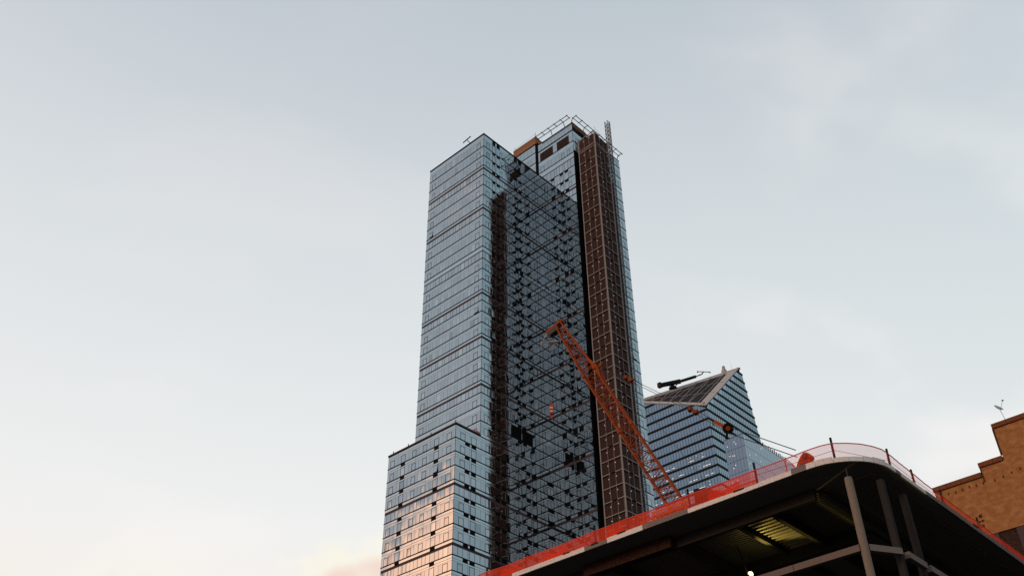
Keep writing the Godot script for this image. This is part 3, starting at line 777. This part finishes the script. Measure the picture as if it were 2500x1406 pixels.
	for i in fl:
		var y1 := by - i * 5.35
		var y0 := y1 - 5.2
		for j in 6:
			var za := bz - 9.2 + j * 1.53
			part("glass_panel", sh().span(Vector3(bx, y0, za + 0.04), Vector3(bx + 0.2, y1, za + 1.49)), M.block_glass, g)
		for j in 22:
			var xa := bx + j * 1.95
			part("glass_panel", sh().span(Vector3(xa + 0.05, y0, bz - 0.2), Vector3(xa + 1.9, y1, bz)), M.block_glass, g)
		for j in 4:
			if i < 8 and rng.randf() < 0.85:
				var pz := bz - rng.randf_range(0.8, 8.6)
				part("office_light", sh().box(Vector3(bx - 0.03, y0 + rng.randf_range(1.2, 3.8), pz), Vector3(0.05, 0.3, 0.28)), M.office_light, g)
				var px := bx + rng.randf_range(0.5, 20.0)
				part("office_light", sh().box(Vector3(px, y0 + rng.randf_range(1.5, 4.4), bz + 0.03), Vector3(0.26, 0.3, 0.05)), M.office_light, g)
	part("lower_shaft", sh().span(Vector3(bx, 0, bz - 9.2), Vector3(bx + 43, by - fl * 5.35, bz)), M.block_glass, g)
	for j in 13:
		part("roof_fin", sh().span(Vector3(bx + 16 + j * 1.5, by, bz - 0.5), Vector3(bx + 16.2 + j * 1.5, by + (1.9 if j % 3 else 2.3), bz - 0.1)), M.far_mullion, g)
	part("roof_cap", sh().span(Vector3(bx - 0.05, by, bz - 9.2), Vector3(bx + 43, by + 0.25, bz + 0.02)), M.far_mullion, g)

# ------------------------------------------------------------------ the unfinished building
func outline(inset: float) -> Array:   # deck edge from the far left end, round the corner, to the right end
	var xa := -78.05 + inset
	var zc := 106.95 - inset
	var r := 3.3 - inset
	var pts := [Vector3(xa, 0, 58.0)]
	for i in 13:
		var a := PI * 0.5 * i / 12.0
		pts.append(Vector3(xa + r - r * cos(a), 0, zc - r + r * sin(a)))
	pts.append(Vector3(-42.5, 0, zc))
	return pts

func wall_along(pts: Array, y0: float, y1: float, thick: float) -> Shape:
	var s := sh()
	for i in pts.size() - 1:
		var p: Vector3 = pts[i]
		var q: Vector3 = pts[i + 1]
		var into := Vector3.UP.cross(q - p).normalized() * thick
		var a := p + Vector3.UP * y0
		var b := q + Vector3.UP * y0
		var h := Vector3.UP * (y1 - y0)
		s.quad(a, b, b + h, a + h)
		s.quad(b + into, a + into, a + into + h, b + into + h)
		s.quad(a + into, b + into, b, a)
		s.quad(a + h, b + h, b + into + h, a + into + h)
	return s

func along(pts: Array, at: float) -> Array:   # point and direction at a distance along a polyline
	for i in pts.size() - 1:
		var l: float = pts[i].distance_to(pts[i + 1])
		if at <= l or i == pts.size() - 2:
			return [pts[i] + (pts[i + 1] - pts[i]).normalized() * at, (pts[i + 1] - pts[i]).normalized()]
		at -= l
	return []

func piece_of(pts: Array, s0: float, s1: float) -> Array:
	var r := [along(pts, s0)[0]]
	var at := 0.0
	for i in range(1, pts.size()):
		at += pts[i - 1].distance_to(pts[i])
		if at > s0 + 0.02 and at < s1 - 0.02: r.append(pts[i])
	r.append(along(pts, s1)[0])
	return r

func make_site() -> void:
	var t := thing("unfinished_building", "dark unfinished building with an open rounded deck on steel columns", "building", Vector3(-60, 0, 84))
	var o := outline(0.0)
	# slab
	var inner := outline(0.12)
	var poly := []
	for p in inner: poly.append(Vector3(p.x, 27.30, p.z))
	poly.append(Vector3(-42.5, 27.30, 58.0))
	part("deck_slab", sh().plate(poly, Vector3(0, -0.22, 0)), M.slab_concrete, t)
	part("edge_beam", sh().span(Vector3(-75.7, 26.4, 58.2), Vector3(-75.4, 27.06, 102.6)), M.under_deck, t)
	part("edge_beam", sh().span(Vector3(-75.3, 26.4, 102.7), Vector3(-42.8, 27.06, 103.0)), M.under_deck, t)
	# edge boards, uneven as formwork is
	var total := 0.0
	for i in o.size() - 1: total += o[i].distance_to(o[i + 1])
	var at := 8.0
	var k := 0
	while at < total - 1.0:
		var corner := at > 44.5 and at < 51.5
		var l := rng.randf_range(0.5, 1.1) if corner else rng.randf_range(1.4, 3.4)
		var m: Material = M.board_pale
		if rng.randf() < 0.28: m = M.board_grey
		if at > 47.2 and at < 51.0 and rng.randf() < 0.6: m = M.board_teal
		if at > 52.0: m = M.board_grey
		var yt := 27.36 + rng.randf_range(-0.06, 0.07)
		part("edge_board", wall_along(piece_of(outline(-0.004 * (k % 3)), at + 0.015, at + l), 27.07, yt, 0.1), m, t)
		if not corner and rng.randf() < 0.5:
			part("edge_shim", wall_along(piece_of(outline(-0.03), at + l * 0.3, at + l * rng.randf_range(0.5, 0.75)), yt - 0.03, yt + 0.05, 0.1), M.post_black, t)
		at += l
		k += 1
	# beams and corrugated decking beneath
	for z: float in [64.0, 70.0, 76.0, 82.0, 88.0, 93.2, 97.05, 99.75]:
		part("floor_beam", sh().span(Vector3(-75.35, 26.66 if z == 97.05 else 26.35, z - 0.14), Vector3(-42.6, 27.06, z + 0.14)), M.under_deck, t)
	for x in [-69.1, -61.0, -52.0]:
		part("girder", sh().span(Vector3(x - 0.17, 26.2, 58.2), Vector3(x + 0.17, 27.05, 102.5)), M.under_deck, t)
	for i in 14:
		var x := -75.3 + i * 0.44
		part("deck_rib", sh().plate([Vector3(x, 27.06, 99.58), Vector3(x + 0.04, 26.90, 99.58), Vector3(x + 0.20, 26.90, 99.58), Vector3(x + 0.24, 27.06, 99.58)], Vector3(0, 0, -2.36)), M.deck_rib, t)
	var ribs := sh()
	for z in [[58.5, 63.8], [64.2, 69.8], [70.2, 75.8], [76.2, 81.8], [82.2, 87.8], [88.2, 93.0], [93.4, 96.85], [99.95, 103.4], [103.8, 106.0]]:
		for i in 110:
			var x := -75.2 + i * 0.29
			ribs.span(Vector3(x, 26.98, z[0]), Vector3(x + 0.16, 27.07, z[1]))
	part("further_deck_ribs", ribs, M.deck_rib, t, true)
	# columns and the ring beams half-way down
	part("round_column", sh().lathe(Vector3(-77.72, 0, 105.62), Vector3.UP, [[0.0, 0.22], [25.75, 0.215], [25.95, 0.20]], 24), M.column_concrete, t)
	part("column_stub", sh().span(Vector3(-77.75, 25.9, 105.6), Vector3(-77.70, 26.5, 105.65)), M.dark_steel, t)
	for p in [Vector2(-75.55, 106.45), Vector2(-72.98, 106.5), Vector2(-60.0, 103.0), Vector2(-74.0, 79.0)]:
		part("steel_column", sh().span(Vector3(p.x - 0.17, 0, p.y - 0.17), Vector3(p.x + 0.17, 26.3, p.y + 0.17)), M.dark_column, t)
	part("ring_beam", sh().span(Vector3(-77.95, 21.85, 90.0), Vector3(-77.65, 22.2, 101.6)), M.fireproofing, t)
	part("ring_beam", sh().span(Vector3(-77.95, 21.85, 101.64), Vector3(-77.65, 22.2, 105.45)), M.fireproofing, t)
	part("ring_beam", sh().bar(Vector3(-77.55, 22.02, 105.75), Vector3(-75.9, 22.02, 106.72), 0.3, 0.34), M.board_grey, t)
	part("ring_beam", sh().span(Vector3(-75.3, 21.85, 106.6), Vector3(-73.2, 22.2, 106.9)), M.board_grey, t)
	part("ring_beam", sh().span(Vector3(-72.75, 21.85, 106.6), Vector3(-66.7, 22.2, 106.9)), M.board_grey, t)
	part("added_shade_slab", sh().span(Vector3(-77.6, 16.6, 58.0), Vector3(-42.5, 16.9, 106.5)), M.shade_slab_concrete, t)  # added below the view to block light bounced up to the deck
	part("added_dark_core", sh().span(Vector3(-66.0, 0, 66.0), Vector3(-43.0, 26.2, 92.0)), M.under_deck, t)  # dark mass added to keep the space under the deck black
	part("added_dark_wall", sh().span(Vector3(-43.2, 0, 58.0), Vector3(-42.6, 27.0, 106.3)), M.under_deck, t)  # added closing wall that shuts light out from under the deck
	part("hanger_plate", sh().span(Vector3(-76.3, 26.3, 86.0), Vector3(-76.0, 27.05, 93.0)), M.dark_brick, t)
	# flood lamp on the ring beam
	var lp := Vector3(-72.0, 25.0, 95.7)
	var f := thing("flood_lamp", "small glowing yellowish flood lamp hanging under the dark deck", "lamp", lp)
	part("arm", sh().bar(Vector3(-72.0, 26.98, 95.1), lp + Vector3(0, 0.05, -0.15), 0.05, 0.05), M.dark_steel, f)
	var aim := (Vector3(-72.4, 26.9, 98.9) - lp).normalized()
	part("housing", sh().lathe(lp - aim * 0.16, aim, [[0.0, 0.06], [0.05, 0.13], [0.13, 0.17]], 12), M.dark_steel, f)
	var bulb := mat("bulb", 0.9, 0.85, 0.55, 0.4)
	bulb.emission_enabled = true
	bulb.emission = Color(1.0, 0.88, 0.5)
	bulb.emission_energy_multiplier = 6.0
	part("bulb", sh().lathe(lp, aim, [[-0.02, 0.05], [0.0, 0.17], [0.09, 0.15], [0.16, 0.07]], 12), bulb, f)
	var spot := SpotLight3D.new()
	spot.name = "flood_light"
	spot.light_color = Color(1.0, 0.86, 0.42)
	spot.light_energy = 28.0
	spot.light_size = 0.1
	spot.spot_range = 30.0
	spot.spot_attenuation = 2.0
	spot.spot_angle = 34.0
	spot.spot_angle_attenuation = 0.6
	spot.shadow_enabled = true
	f.add_child(spot)
	spot.look_at_from_position(f.transform * (aim * 0.22), grid * Vector3(-72.4, 26.9, 98.9))
	make_net(o, total)

func make_net(o: Array, total: float) -> void:
	var t := thing("safety_net", "red plastic safety netting strung between black posts along the deck edge", "netting", Vector3(-76.5, 27.3, 104))
	var o2 := outline(0.22)
	var at := [18.0, 20.75, 24.4, 30.4, 33.0, 37.7, 42.35, 47.1, 50.95, 54.0, 57.8, 63.1, 67.2, 72.0, 77.0]
	var tall := [1.2, 1.2, 1.12, 1.25, 0.96, 1.28, 1.35, 1.3, 1.2, 1.03, 1.07, 1.03, 0.8, 1.0, 1.0]
	var net_h := [0.95, 0.95, 0.9, 0.92, 0.93, 0.95, 0.93, 0.98, 0.95, 0.8, 0.72, 0.72, 0.7, 0.7, 0.7]
	for i in at.size():
		var p: Vector3 = along(o2, at[i])[0]
		var lean := Vector3(rng.randf_range(-0.04, 0.04), 0, rng.randf_range(-0.05, 0.05))
		part("post", sh().bar(p + Vector3.UP * 27.2, p + lean + Vector3.UP * (27.4 + tall[i]), 0.10, 0.10, Vector3.RIGHT), M.post_black, t)
		part("clamp", sh().bar(p + lean * 0.6 + Vector3(0.02, 27.34 + tall[i] * 0.55, 0.02), p + lean * 0.6 + Vector3(0.14, 27.42 + tall[i] * 0.55, -0.14), 0.035, 0.035), M.post_black, t)
		if i == at.size() - 1: break
		var s0: float = at[i]
		var s1: float = at[i + 1]
		var n := 32
		var net := sh()
		var hem := sh()
		var o3 := outline(0.13)
		var sag := rng.randf_range(0.02, 0.08)
		var prev := []
		var kind: Material = M.net_red if i < 6 else M.net_pale
		if i >= 10: kind = M.net_red
		for j in n + 1:
			var f := float(j) / n
			var c: Vector3 = along(o3, lerpf(s0, s1, f))[0]
			var hgt: float = lerpf(net_h[i], net_h[i + 1], f) - sag * sin(PI * f)
			var row := []
			for r in 5:
				var q := r / 4.0
				var out := 0.05 * sin(f * 23.0 + i * 2.0) * sin(q * 4.0 + f * 9.0) * (1.0 - 0.8 * q) + 0.03 * sin(f * 51.0 + q * 3.0 + i) * (1.0 - q)
				row.append(c + Vector3(out, 27.30 + hgt * q, -out))
			if j > 0:
				for r in 4: net.quad(prev[r], row[r], row[r + 1], prev[r + 1])
				hem.bar(prev[4], row[4], 0.035, 0.05)
			prev = row
		part("net_panel", net, kind, t)
		part("net_hem", hem, M.net_hem, t)
		part("cable", sh().tube(along(o2, s0)[0] + Vector3.UP * (27.34 + tall[i] * 0.45), along(o2, s1)[0] + Vector3.UP * (27.34 + tall[i + 1] * 0.42), 0.012, 0.012, 5), M.cable, t)
		if i < 6 and i != 4:   # a doubled, sagging stretch behind
			var fold := sh()
			var f0 := rng.randf_range(0.05, 0.4)
			var f1 := f0 + rng.randf_range(0.35, 0.55)
			for j in 8:
				var ca: Vector3 = along(outline(0.3), lerpf(s0, s1, lerpf(f0, f1, j / 8.0)))[0]
				var cb: Vector3 = along(outline(0.3), lerpf(s0, s1, lerpf(f0, f1, (j + 1) / 8.0)))[0]
				fold.quad(ca + Vector3.UP * 27.3, cb + Vector3.UP * 27.3, cb + Vector3.UP * (27.95 + 0.12 * sin((j + 1) * 1.1)), ca + Vector3.UP * (27.95 + 0.12 * sin(j * 1.1)))
			part("net_fold", fold, M.net_double, t)
	# timber guard rails on the deck behind the net
	for g in [[21.2, 24.0, 0.35], [25.3, 28.6, 0.4], [33.6, 36.6, 0.45], [34.6, 37.2, 0.75], [38.6, 42.0, 0.4]]:
		var r := thing("timber_rail", "rough timber guard rail standing on the deck behind red netting", "rail", along(outline(0.7), g[0])[0] + Vector3.UP * 27.3, "timber rails on the deck")
		var pa: Vector3 = along(outline(0.7), g[0])[0] + Vector3.UP * 27.3
		var pb: Vector3 = along(outline(0.7), g[1])[0] + Vector3.UP * 27.3
		for h in [g[2], g[2] + 0.22]:
			part("rail", sh().bar(pa + Vector3.UP * h, pb + Vector3.UP * h, 0.05, 0.09), M.timber, r)
		for f in [0.05, 0.5, 0.95]:
			part("upright", sh().bar(pa.lerp(pb, f), pa.lerp(pb, f) + Vector3.UP * (g[2] + 0.3), 0.07, 0.05, Vector3.RIGHT), M.timber, r)
	# dark tilted machine cover behind the net
	var e := thing("tarped_machine", "dark tarpaulin-covered machine leaning behind the netting beside the boom", "machine", Vector3(-76.9, 27.3, 97.3))
	part("cover", sh().plate([Vector3(-77.4, 27.32, 96.3), Vector3(-77.2, 27.32, 98.3), Vector3(-77.4, 27.8, 97.9), Vector3(-77.5, 28.55, 96.7), Vector3(-77.5, 28.6, 96.2)], Vector3(0.9, 0, 0.1)), M.tarp, e)
	part("panel", sh().box(Vector3(-77.55, 28.2, 96.1), Vector3(0.1, 0.9, 0.35), Basis(Vector3.UP, 0.3)), M.tarp, e)

# ------------------------------------------------------------------ the crane on the deck
func make_crane() -> void:
	var foot := Vector3(-76.65, 27.8, 94.38)
	var tip := Vector3(-78.32, 45.03, 86.62)
	var t := thing("derrick_crane", "orange lattice-boom derrick crane raised from the deck behind the red netting", "crane", Vector3(-76.7, 27.3, 93.7))
	part("pedestal", sh().span(Vector3(-77.2, 27.31, 93.2), Vector3(-76.2, 27.6, 94.3)), M.crane_dark, t)
	part("foot_pin", sh().tube(foot + Vector3(-0.5, 0, 0), foot + Vector3(0.5, 0, 0), 0.11, 0.11, 10), M.crane_dark, t)
	var axis := (tip - foot).normalized()
	var hor := axis.cross(Vector3.UP).normalized()
	var oth := hor.cross(axis).normalized()
	var length := foot.distance_to(tip)
	var half := func(f: float) -> float:
		if f < 0.04: return lerpf(0.30, 0.47, f / 0.04)
		if f < 0.70: return 0.47
		return lerpf(0.47, 0.24, (f - 0.70) / 0.30)
	var pt := func(f: float, i: int) -> Vector3:
		var w: float = half.call(f)
		return foot + axis * length * f + hor * w * [-1, 1, 1, -1][i] * 0.9 + oth * w * [-1, -1, 1, 1][i] * 1.05
	var boom := part("boom", sh().tube(foot, foot + axis * 0.4, 0.1, 0.14, 8), M.crane_orange, t)
	for i in 4:
		for k in [[0.0, 0.04], [0.04, 0.40], [0.40, 0.70], [0.70, 1.0]]:
			part("chord", sh().tube(pt.call(k[0], i), pt.call(k[1], i), 0.052, 0.052, 8), M.crane_orange, boom)
	var bays := 46
	for b in bays:
		var f0 := 0.04 + 0.94 * b / bays
		var f1 := 0.04 + 0.94 * (b + 1) / bays
		for i in 4:
			var j := (i + 1) % 4
			var p: Vector3 = pt.call(f0, i if b % 2 else j)
			var q: Vector3 = pt.call(f1, j if b % 2 else i)
			part("lacing_bar", sh().tube(p, q, 0.028, 0.028, 5), M.crane_orange, boom)
			if b % 3 == 0: part("cross_bar", sh().tube(pt.call(f0, i), pt.call(f0, j), 0.024, 0.024, 5), M.crane_orange, boom)
	for f in [0.40, 0.70]:
		for i in 4:
			part("joint_collar", sh().tube(pt.call(f - 0.008, i), pt.call(f + 0.008, i), 0.115, 0.115, 8), M.crane_orange, boom)
	# gusset where the pendants hold
	var g0: Vector3 = foot + axis * length * 0.70
	for s in [-1, 1]:
		var side: Vector3 = hor * 0.43 * s
		part("gusset", sh().plate([g0 + side + oth * 0.46 - axis * 1.3, g0 + side + oth * 0.76, g0 + side + oth * 0.70 + axis * 0.35, g0 + side + oth * 0.40 + axis * 1.9] if s > 0 else [g0 + side + oth * 0.40 + axis * 1.9, g0 + side + oth * 0.70 + axis * 0.35, g0 + side + oth * 0.76, g0 + side + oth * 0.46 - axis * 1.3], hor * -0.06 * s), M.crane_orange, boom)
	part("strut", sh().bar(g0 + oth * 0.4, g0 + oth * 1.15 + axis * 0.25, 0.12, 0.12), M.crane_orange, boom)
	# head
	var ends := [pt.call(1.0, 0), pt.call(1.0, 1), pt.call(1.0, 2), pt.call(1.0, 3)]
	var hc := tip + axis * 0.1
	part("head_plate", sh().box(hc - oth * 0.32, Vector3(0.5, 0.16, 1.5), Basis(hor, axis, hor.cross(axis))), M.crane_orange, t)
	for s in [-1, 1]:
		part("head_cheek", sh().box(hc - oth * 0.55 - axis * 0.22 + hor * 0.22 * s, Vector3(0.05, 0.5, 0.9), Basis(hor, axis, hor.cross(axis))), M.crane_dark, t)
	part("sheave", sh().lathe(hc - oth * 0.85 - axis * 0.22 - hor * 0.08, hor, [[0.0, 0.30], [0.05, 0.24], [0.11, 0.24], [0.16, 0.30]], 20), M.crane_dark, t)
	for s in [-1, 1]:
		part("aerial", sh().tube(hc + hor * 0.1 * s, hc + hor * 0.35 * s + Vector3.UP * 0.5, 0.02, 0.02, 5), M.galvanised, t)
	# galvanised work frame hung under the head
	var w := thing("work_frame", "small galvanised work frame hanging under the orange boom's head", "frame", tip + Vector3(0, -1.6, -0.6))
	var fr := [Vector3(-78.66, 44.62, 85.72), Vector3(-78.72, 43.85, 85.12), Vector3(-78.2, 43.62, 85.72), Vector3(-77.9, 44.15, 86.3)]
	for i in 4:
		part("bar", sh().tube(fr[i], fr[(i + 1) % 4], 0.03, 0.03, 6), M.galvanised, w)
		part("bar", sh().tube(fr[i], fr[i] + Vector3(0.5, 0.12, -0.4), 0.025, 0.025, 6), M.galvanised, w)
	part("tray", sh().box(Vector3(-78.1, 43.95, 85.75), Vector3(0.5, 0.06, 0.6), Basis(Vector3.UP, 0.6)), M.galvanised, w)
	# hook block on its ropes
	var hk := Vector3(-78.95, 41.05, 85.35)
	for s in [-1, 1]:
		part("hoist_rope", sh().tube(Vector3(-78.9, 44.4, 85.55) + hor * 0.08 * s, hk + Vector3.UP * -0.6 + hor * 0.08 * s, 0.012, 0.012, 4), M.cable, t)
	var hb := thing("hook_block", "red and white striped hook block hanging below the orange boom", "hook block", hk + Vector3(0, -2.4, 0))
	hb.transform = grid * Transform3D(Basis(), Vector3(-76.32, 39.94, 83.84))
	bases[hb] = Vector3(-76.32, 39.94, 83.84)
	var hp := Vector3(-76.32, 39.94, 83.84)
	for i in 5:
		part("block_plate", sh().box(hp + Vector3(0, 0.05 - i * 0.145, 0), Vector3(0.40 - absf(i - 2) * 0.06, 0.14, 0.30 - absf(i - 2) * 0.045), Basis(Vector3.UP, 0.7)), M.hook_red if i % 2 == 0 else M.hook_white, hb)
	part("shackle", sh().lathe(hp + Vector3.UP * 0.1, Vector3.UP, [[0.0, 0.14], [0.18, 0.10], [0.3, 0.03]], 10), M.hook_red, hb)
	var hook := sh()
	for i in 10:
		var a0 := -0.6 + i * 0.42
		var a1 := a0 + 0.42
		hook.tube(hp + Vector3(0, -0.82, 0) + Vector3(cos(a0 - 1.2), sin(a0 - 1.2), 0) * -0.14, hp + Vector3(0, -0.82, 0) + Vector3(cos(a1 - 1.2), sin(a1 - 1.2), 0) * -0.14, 0.045, 0.04, 6)
	part("hook", hook, M.hook_red, hb)
	# topping lines back to the winch, with their blocks
	var line := [g0 + oth * 0.5, Vector3(-79.0, 37.2, 92.94), Vector3(-78.73, 33.06, 97.34), Vector3(-78.74, 30.95, 99.54), Vector3(-77.5, 28.6, 102.9)]
	for i in 4:
		for s in ([-1, 1] if i < 3 else [-1, 1]):
			var off: Vector3 = Vector3(0, 0.10 * s, 0) if i < 3 else Vector3(0, 0.22 * s - 0.1, 0)
			var off1: Vector3 = Vector3(0, 0.10 * s, 0) if i < 2 else Vector3(0, 0.22 * s - 0.1, 0)
			part("topping_line", sh().tube(line[i] + off, line[i + 1] + off1, 0.018 if i < 3 else 0.026, 0.018 if i < 3 else 0.03, 5), M.cable, t)
	for b in [[1, 0.26], [2, 0.26]]:
		var p: Vector3 = line[b[0]]
		var dir: Vector3 = (line[b[0] + 1] - p).normalized()
		for s in [-1, 1]:
			part("line_block", sh().lathe(p + dir * 0.26 * s - hor * 0.05, hor.lerp(Vector3.RIGHT, 0.3).normalized(), [[0.0, 0.05], [0.02, 0.20], [0.09, 0.20], [0.11, 0.05]], 12), M.crane_orange, t)
		part("block_link", sh().bar(p - dir * 0.4, p + dir * 0.4, 0.05, 0.12), M.crane_dark, t)
	var q: Vector3 = line[3]
	var vd := (EYE - q).normalized()
	part("equaliser_sheave", sh().lathe(q - vd * 0.12, vd, [[0.0, 0.33], [0.06, 0.27], [0.12, 0.27], [0.18, 0.33]], 22), M.black_machine, t)
	part("equaliser_frame", sh().bar(q + (line[2] - q).normalized() * 0.2, q + (line[2] - q).normalized() * 1.15, 0.16, 0.22), M.crane_orange, t)
	part("equaliser_frame", sh().lathe(q + vd * 0.10, vd, [[0.0, 0.15], [0.06, 0.13]], 16), M.crane_orange, t)
	for s in [-1, 1]:
		part("equaliser_arm", sh().bar(q + (line[2] - q).normalized() * 1.1, q + (line[2] - q).normalized() * 1.5 + Vector3(0, -0.35 - 0.1 * s, 0.1), 0.05, 0.05), M.crane_dark, t)
	part("equaliser_arm", sh().bar(q, q + Vector3(0.1, -0.55, -0.3), 0.1, 0.1), M.black_machine, t)
	part("tag_line", sh().tube(Vector3(-78.39, 35.02, 93.55), Vector3(-77.4, 27.9, 97.3), 0.012, 0.012, 4), M.cable, t)
	# winch at the deck edge
	var wc := thing("winch", "bright orange winch standing at the deck edge behind pale netting", "winch", Vector3(-77.3, 27.3, 103.2))
	var c := Vector3(-77.35, 27.3, 103.15)
	var side := []
	for sp in [[27.31, 102.55], [27.31, 103.58], [27.73, 103.54], [27.99, 103.72], [28.0, 103.2], [27.97, 102.89], [27.67, 102.83]]: side.append(Vector3(-77.55, sp[0], sp[1]))
	part("frame", sh().plate(side, Vector3(0.4, 0, 0)), M.winch_orange, wc)
	part("housing", sh().plate([Vector3(-77.6, 27.98, 102.95), Vector3(-77.6, 27.98, 103.72), Vector3(-77.6, 28.18, 103.70), Vector3(-77.6, 28.32, 103.55), Vector3(-77.6, 28.37, 103.36), Vector3(-77.6, 28.25, 103.18)], Vector3(0.5, 0, 0)), M.winch_orange, wc)
	part("drum", sh().lathe(Vector3(-77.68, 28.1, 103.42), Vector3(1, 0, 0), [[0.0, 0.12], [0.02, 0.17], [0.07, 0.17], [0.085, 0.1]], 18), M.crane_dark, wc)
	part("lever", sh().bar(c + Vector3(-0.2, 0.5, -0.5), c + Vector3(-0.25, 1.0, -0.85), 0.08, 0.05), M.winch_orange, wc)
	part("guard", sh().bar(c + Vector3(-0.25, 0, -0.95), c + Vector3(-0.3, 0.95, -0.98), 0.05, 0.05, Vector3.RIGHT), M.winch_orange, wc)
	part("bolt_plate", sh().box(c + Vector3(-0.24, 0.45, 0.1), Vector3(0.04, 0.12, 0.5)), M.crane_dark, wc)

# ------------------------------------------------------------------ brick building, dish, ground
func make_brick() -> void:
	var t := thing("brick_building", "orange-brown rendered brick building with a stepped parapet", "building", Vector3(-30, 0, 110))
	var x := -40.0
	var steps := [[97.35, 101.75, 41.1], [101.75, 103.85, 41.95], [103.85, 126.0, 45.0]]
	for s in steps:
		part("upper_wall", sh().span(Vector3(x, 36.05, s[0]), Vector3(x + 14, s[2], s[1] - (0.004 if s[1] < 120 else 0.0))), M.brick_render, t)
		part("coping", sh().span(Vector3(x - 0.10, s[2] + 0.002, s[0] - 0.08), Vector3(x + 0.5, s[2] + 0.42, s[1] - (0.08 if s[1] < 120 else 0.0))), M.coping, t)
		var z: float = s[0] + 1.2
		while z < s[1]:
			part("coping_joint", sh().span(Vector3(x - 0.106, s[2] + 0.01, z), Vector3(x - 0.09, s[2] + 0.425, z + 0.03)), M.soot, t)
			z += 1.25
		part("coping_drip", sh().span(Vector3(x - 0.04, s[2] - 0.07, s[0] + 0.02), Vector3(x, s[2] - 0.005, s[1] - 0.1)), M.soot, t)
	part("downpipe", sh().tube(Vector3(x - 0.05, 42.4, 103.80), Vector3(x - 0.05, 44.95, 103.80), 0.07, 0.07, 8), M.soot, t)
	part("downpipe", sh().tube(Vector3(x - 0.05, 40.6, 101.76), Vector3(x - 0.05, 41.9, 101.74), 0.05, 0.05, 8), M.soot, t)
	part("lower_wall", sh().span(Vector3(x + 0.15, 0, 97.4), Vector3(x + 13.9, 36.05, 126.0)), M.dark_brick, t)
	for z: float in [100.6, 103.0]:
		part("pilaster", sh().span(Vector3(x + 0.05, 20, z), Vector3(x + 0.16, 36.04, z + 0.9)), M.recess, t)
	for i in 7:
		part("wall_tie", sh().box(Vector3(x - 0.03, 40.55 + 0.05 * sin(i * 2.0), 97.9 + i * 0.62), Vector3(0.07, 0.22, 0.08)), M.soot, t)
	for i in 5:
		part("wall_tie", sh().box(Vector3(x - 0.03, 40.45 + 0.1 * i, 102.6 + i * 0.75), Vector3(0.07, 0.18, 0.09)), M.soot, t)
	for p in [[100.55, 37.85, 0.30, 0.26], [100.5, 37.35, 0.5, 0.12], [100.48, 36.95, 0.34, 0.24], [99.3, 37.2, 0.5, 0.07]]:
		var s := sh()
		for k in 9:
			s.box(Vector3(x - 0.012, p[1] + rng.randf_range(-0.5, 0.5) * p[3], p[0] + rng.randf_range(-0.5, 0.5) * p[2]), Vector3(0.03, p[3] * rng.randf_range(0.25, 0.6), p[2] * rng.randf_range(0.2, 0.5)), Basis(Vector3.RIGHT, rng.randf_range(-0.7, 0.7)))
		part("broken_patch", s, M.soot, t)
	var d := thing("satellite_dish", "small grey satellite dish on a thin pole above the stepped parapet", "satellite dish", Vector3(x + 0.3, 45.42, 104.95))
	var top := Vector3(x + 0.3, 46.75, 104.82)
	part("pole", sh().tube(Vector3(x + 0.3, 45.4, 105.0), top, 0.025, 0.025, 6), M.dish_grey, d)
	var ax := Vector3(-0.35, 0.55, 0.75).normalized()
	part("reflector", sh().lathe(top + Vector3(0, 0.05, -0.1), ax, [[0.0, 0.04], [0.02, 0.2], [0.06, 0.32], [0.13, 0.42]], 18), M.dish_grey, d)
	part("feed_arm", sh().tube(top + Vector3(0, -0.05, 0.1), top + ax * 0.72 + Vector3(0, 0.12, 0), 0.018, 0.018, 6), M.dish_grey, d)
	part("feed_horn", sh().box(top + ax * 0.72 + Vector3(0, 0.12, 0), Vector3(0.1, 0.08, 0.16)), M.black_machine, d)

func _ready() -> void:
	rng.seed = 4242
	# camera
	var pitch := deg_to_rad(37.617728)
	var roll := deg_to_rad(-0.686134)
	var fw := Vector3(0, sin(pitch), -cos(pitch))
	var up := Vector3(0, cos(pitch), sin(pitch))
	var cam := Camera3D.new()
	cam.name = "camera"
	cam.fov = 32.149246
	cam.near = 0.1
	cam.far = 4000.0
	add_child(cam)
	cam.transform = Transform3D(Basis(Vector3.RIGHT * cos(roll) + up * sin(roll), -Vector3.RIGHT * sin(roll) + up * cos(roll), -fw), Vector3(0, 1.6, 0))
	cam.current = true
	# sky, exposure
	var env := Environment.new()
	env.background_mode = Environment.BG_SKY
	env.sky = make_sky()
	env.ambient_light_source = Environment.AMBIENT_SOURCE_SKY
	env.reflected_light_source = Environment.REFLECTION_SOURCE_SKY
	env.tonemap_mode = Environment.TONE_MAPPER_LINEAR
	env.tonemap_exposure = 1.0
	env.sdfgi_enabled = true
	env.ssao_enabled = true
	env.ssil_enabled = true
	var we := WorldEnvironment.new()
	we.name = "environment"
	we.environment = env
	add_child(we)
	# the low sun, left and behind, softened by cloud
	var sun := DirectionalLight3D.new()
	sun.name = "sun"
	sun.light_color = Color(1.0, 0.80, 0.64)
	sun.light_energy = 0.3
	sun.light_angular_distance = 14.0
	sun.shadow_enabled = true
	add_child(sun)
	var az := deg_to_rad(-128.0)
	var el := deg_to_rad(15.0)
	sun.look_at_from_position(Vector3.ZERO, -Vector3(sin(az) * cos(el), sin(el), -cos(az) * cos(el)))
	make_materials()
	# ground
	var g := MeshInstance3D.new()
	g.name = "ground"
	var pm := PlaneMesh.new()
	pm.size = Vector2(6000, 6000)
	g.mesh = pm
	g.material_override = M.asphalt
	g.set_meta("kind", "structure")
	add_child(g)
	var lv := make_tower()
	make_hoist(lv[0], lv[2])
	make_far()
	make_brick()
	make_site()
	make_crane()
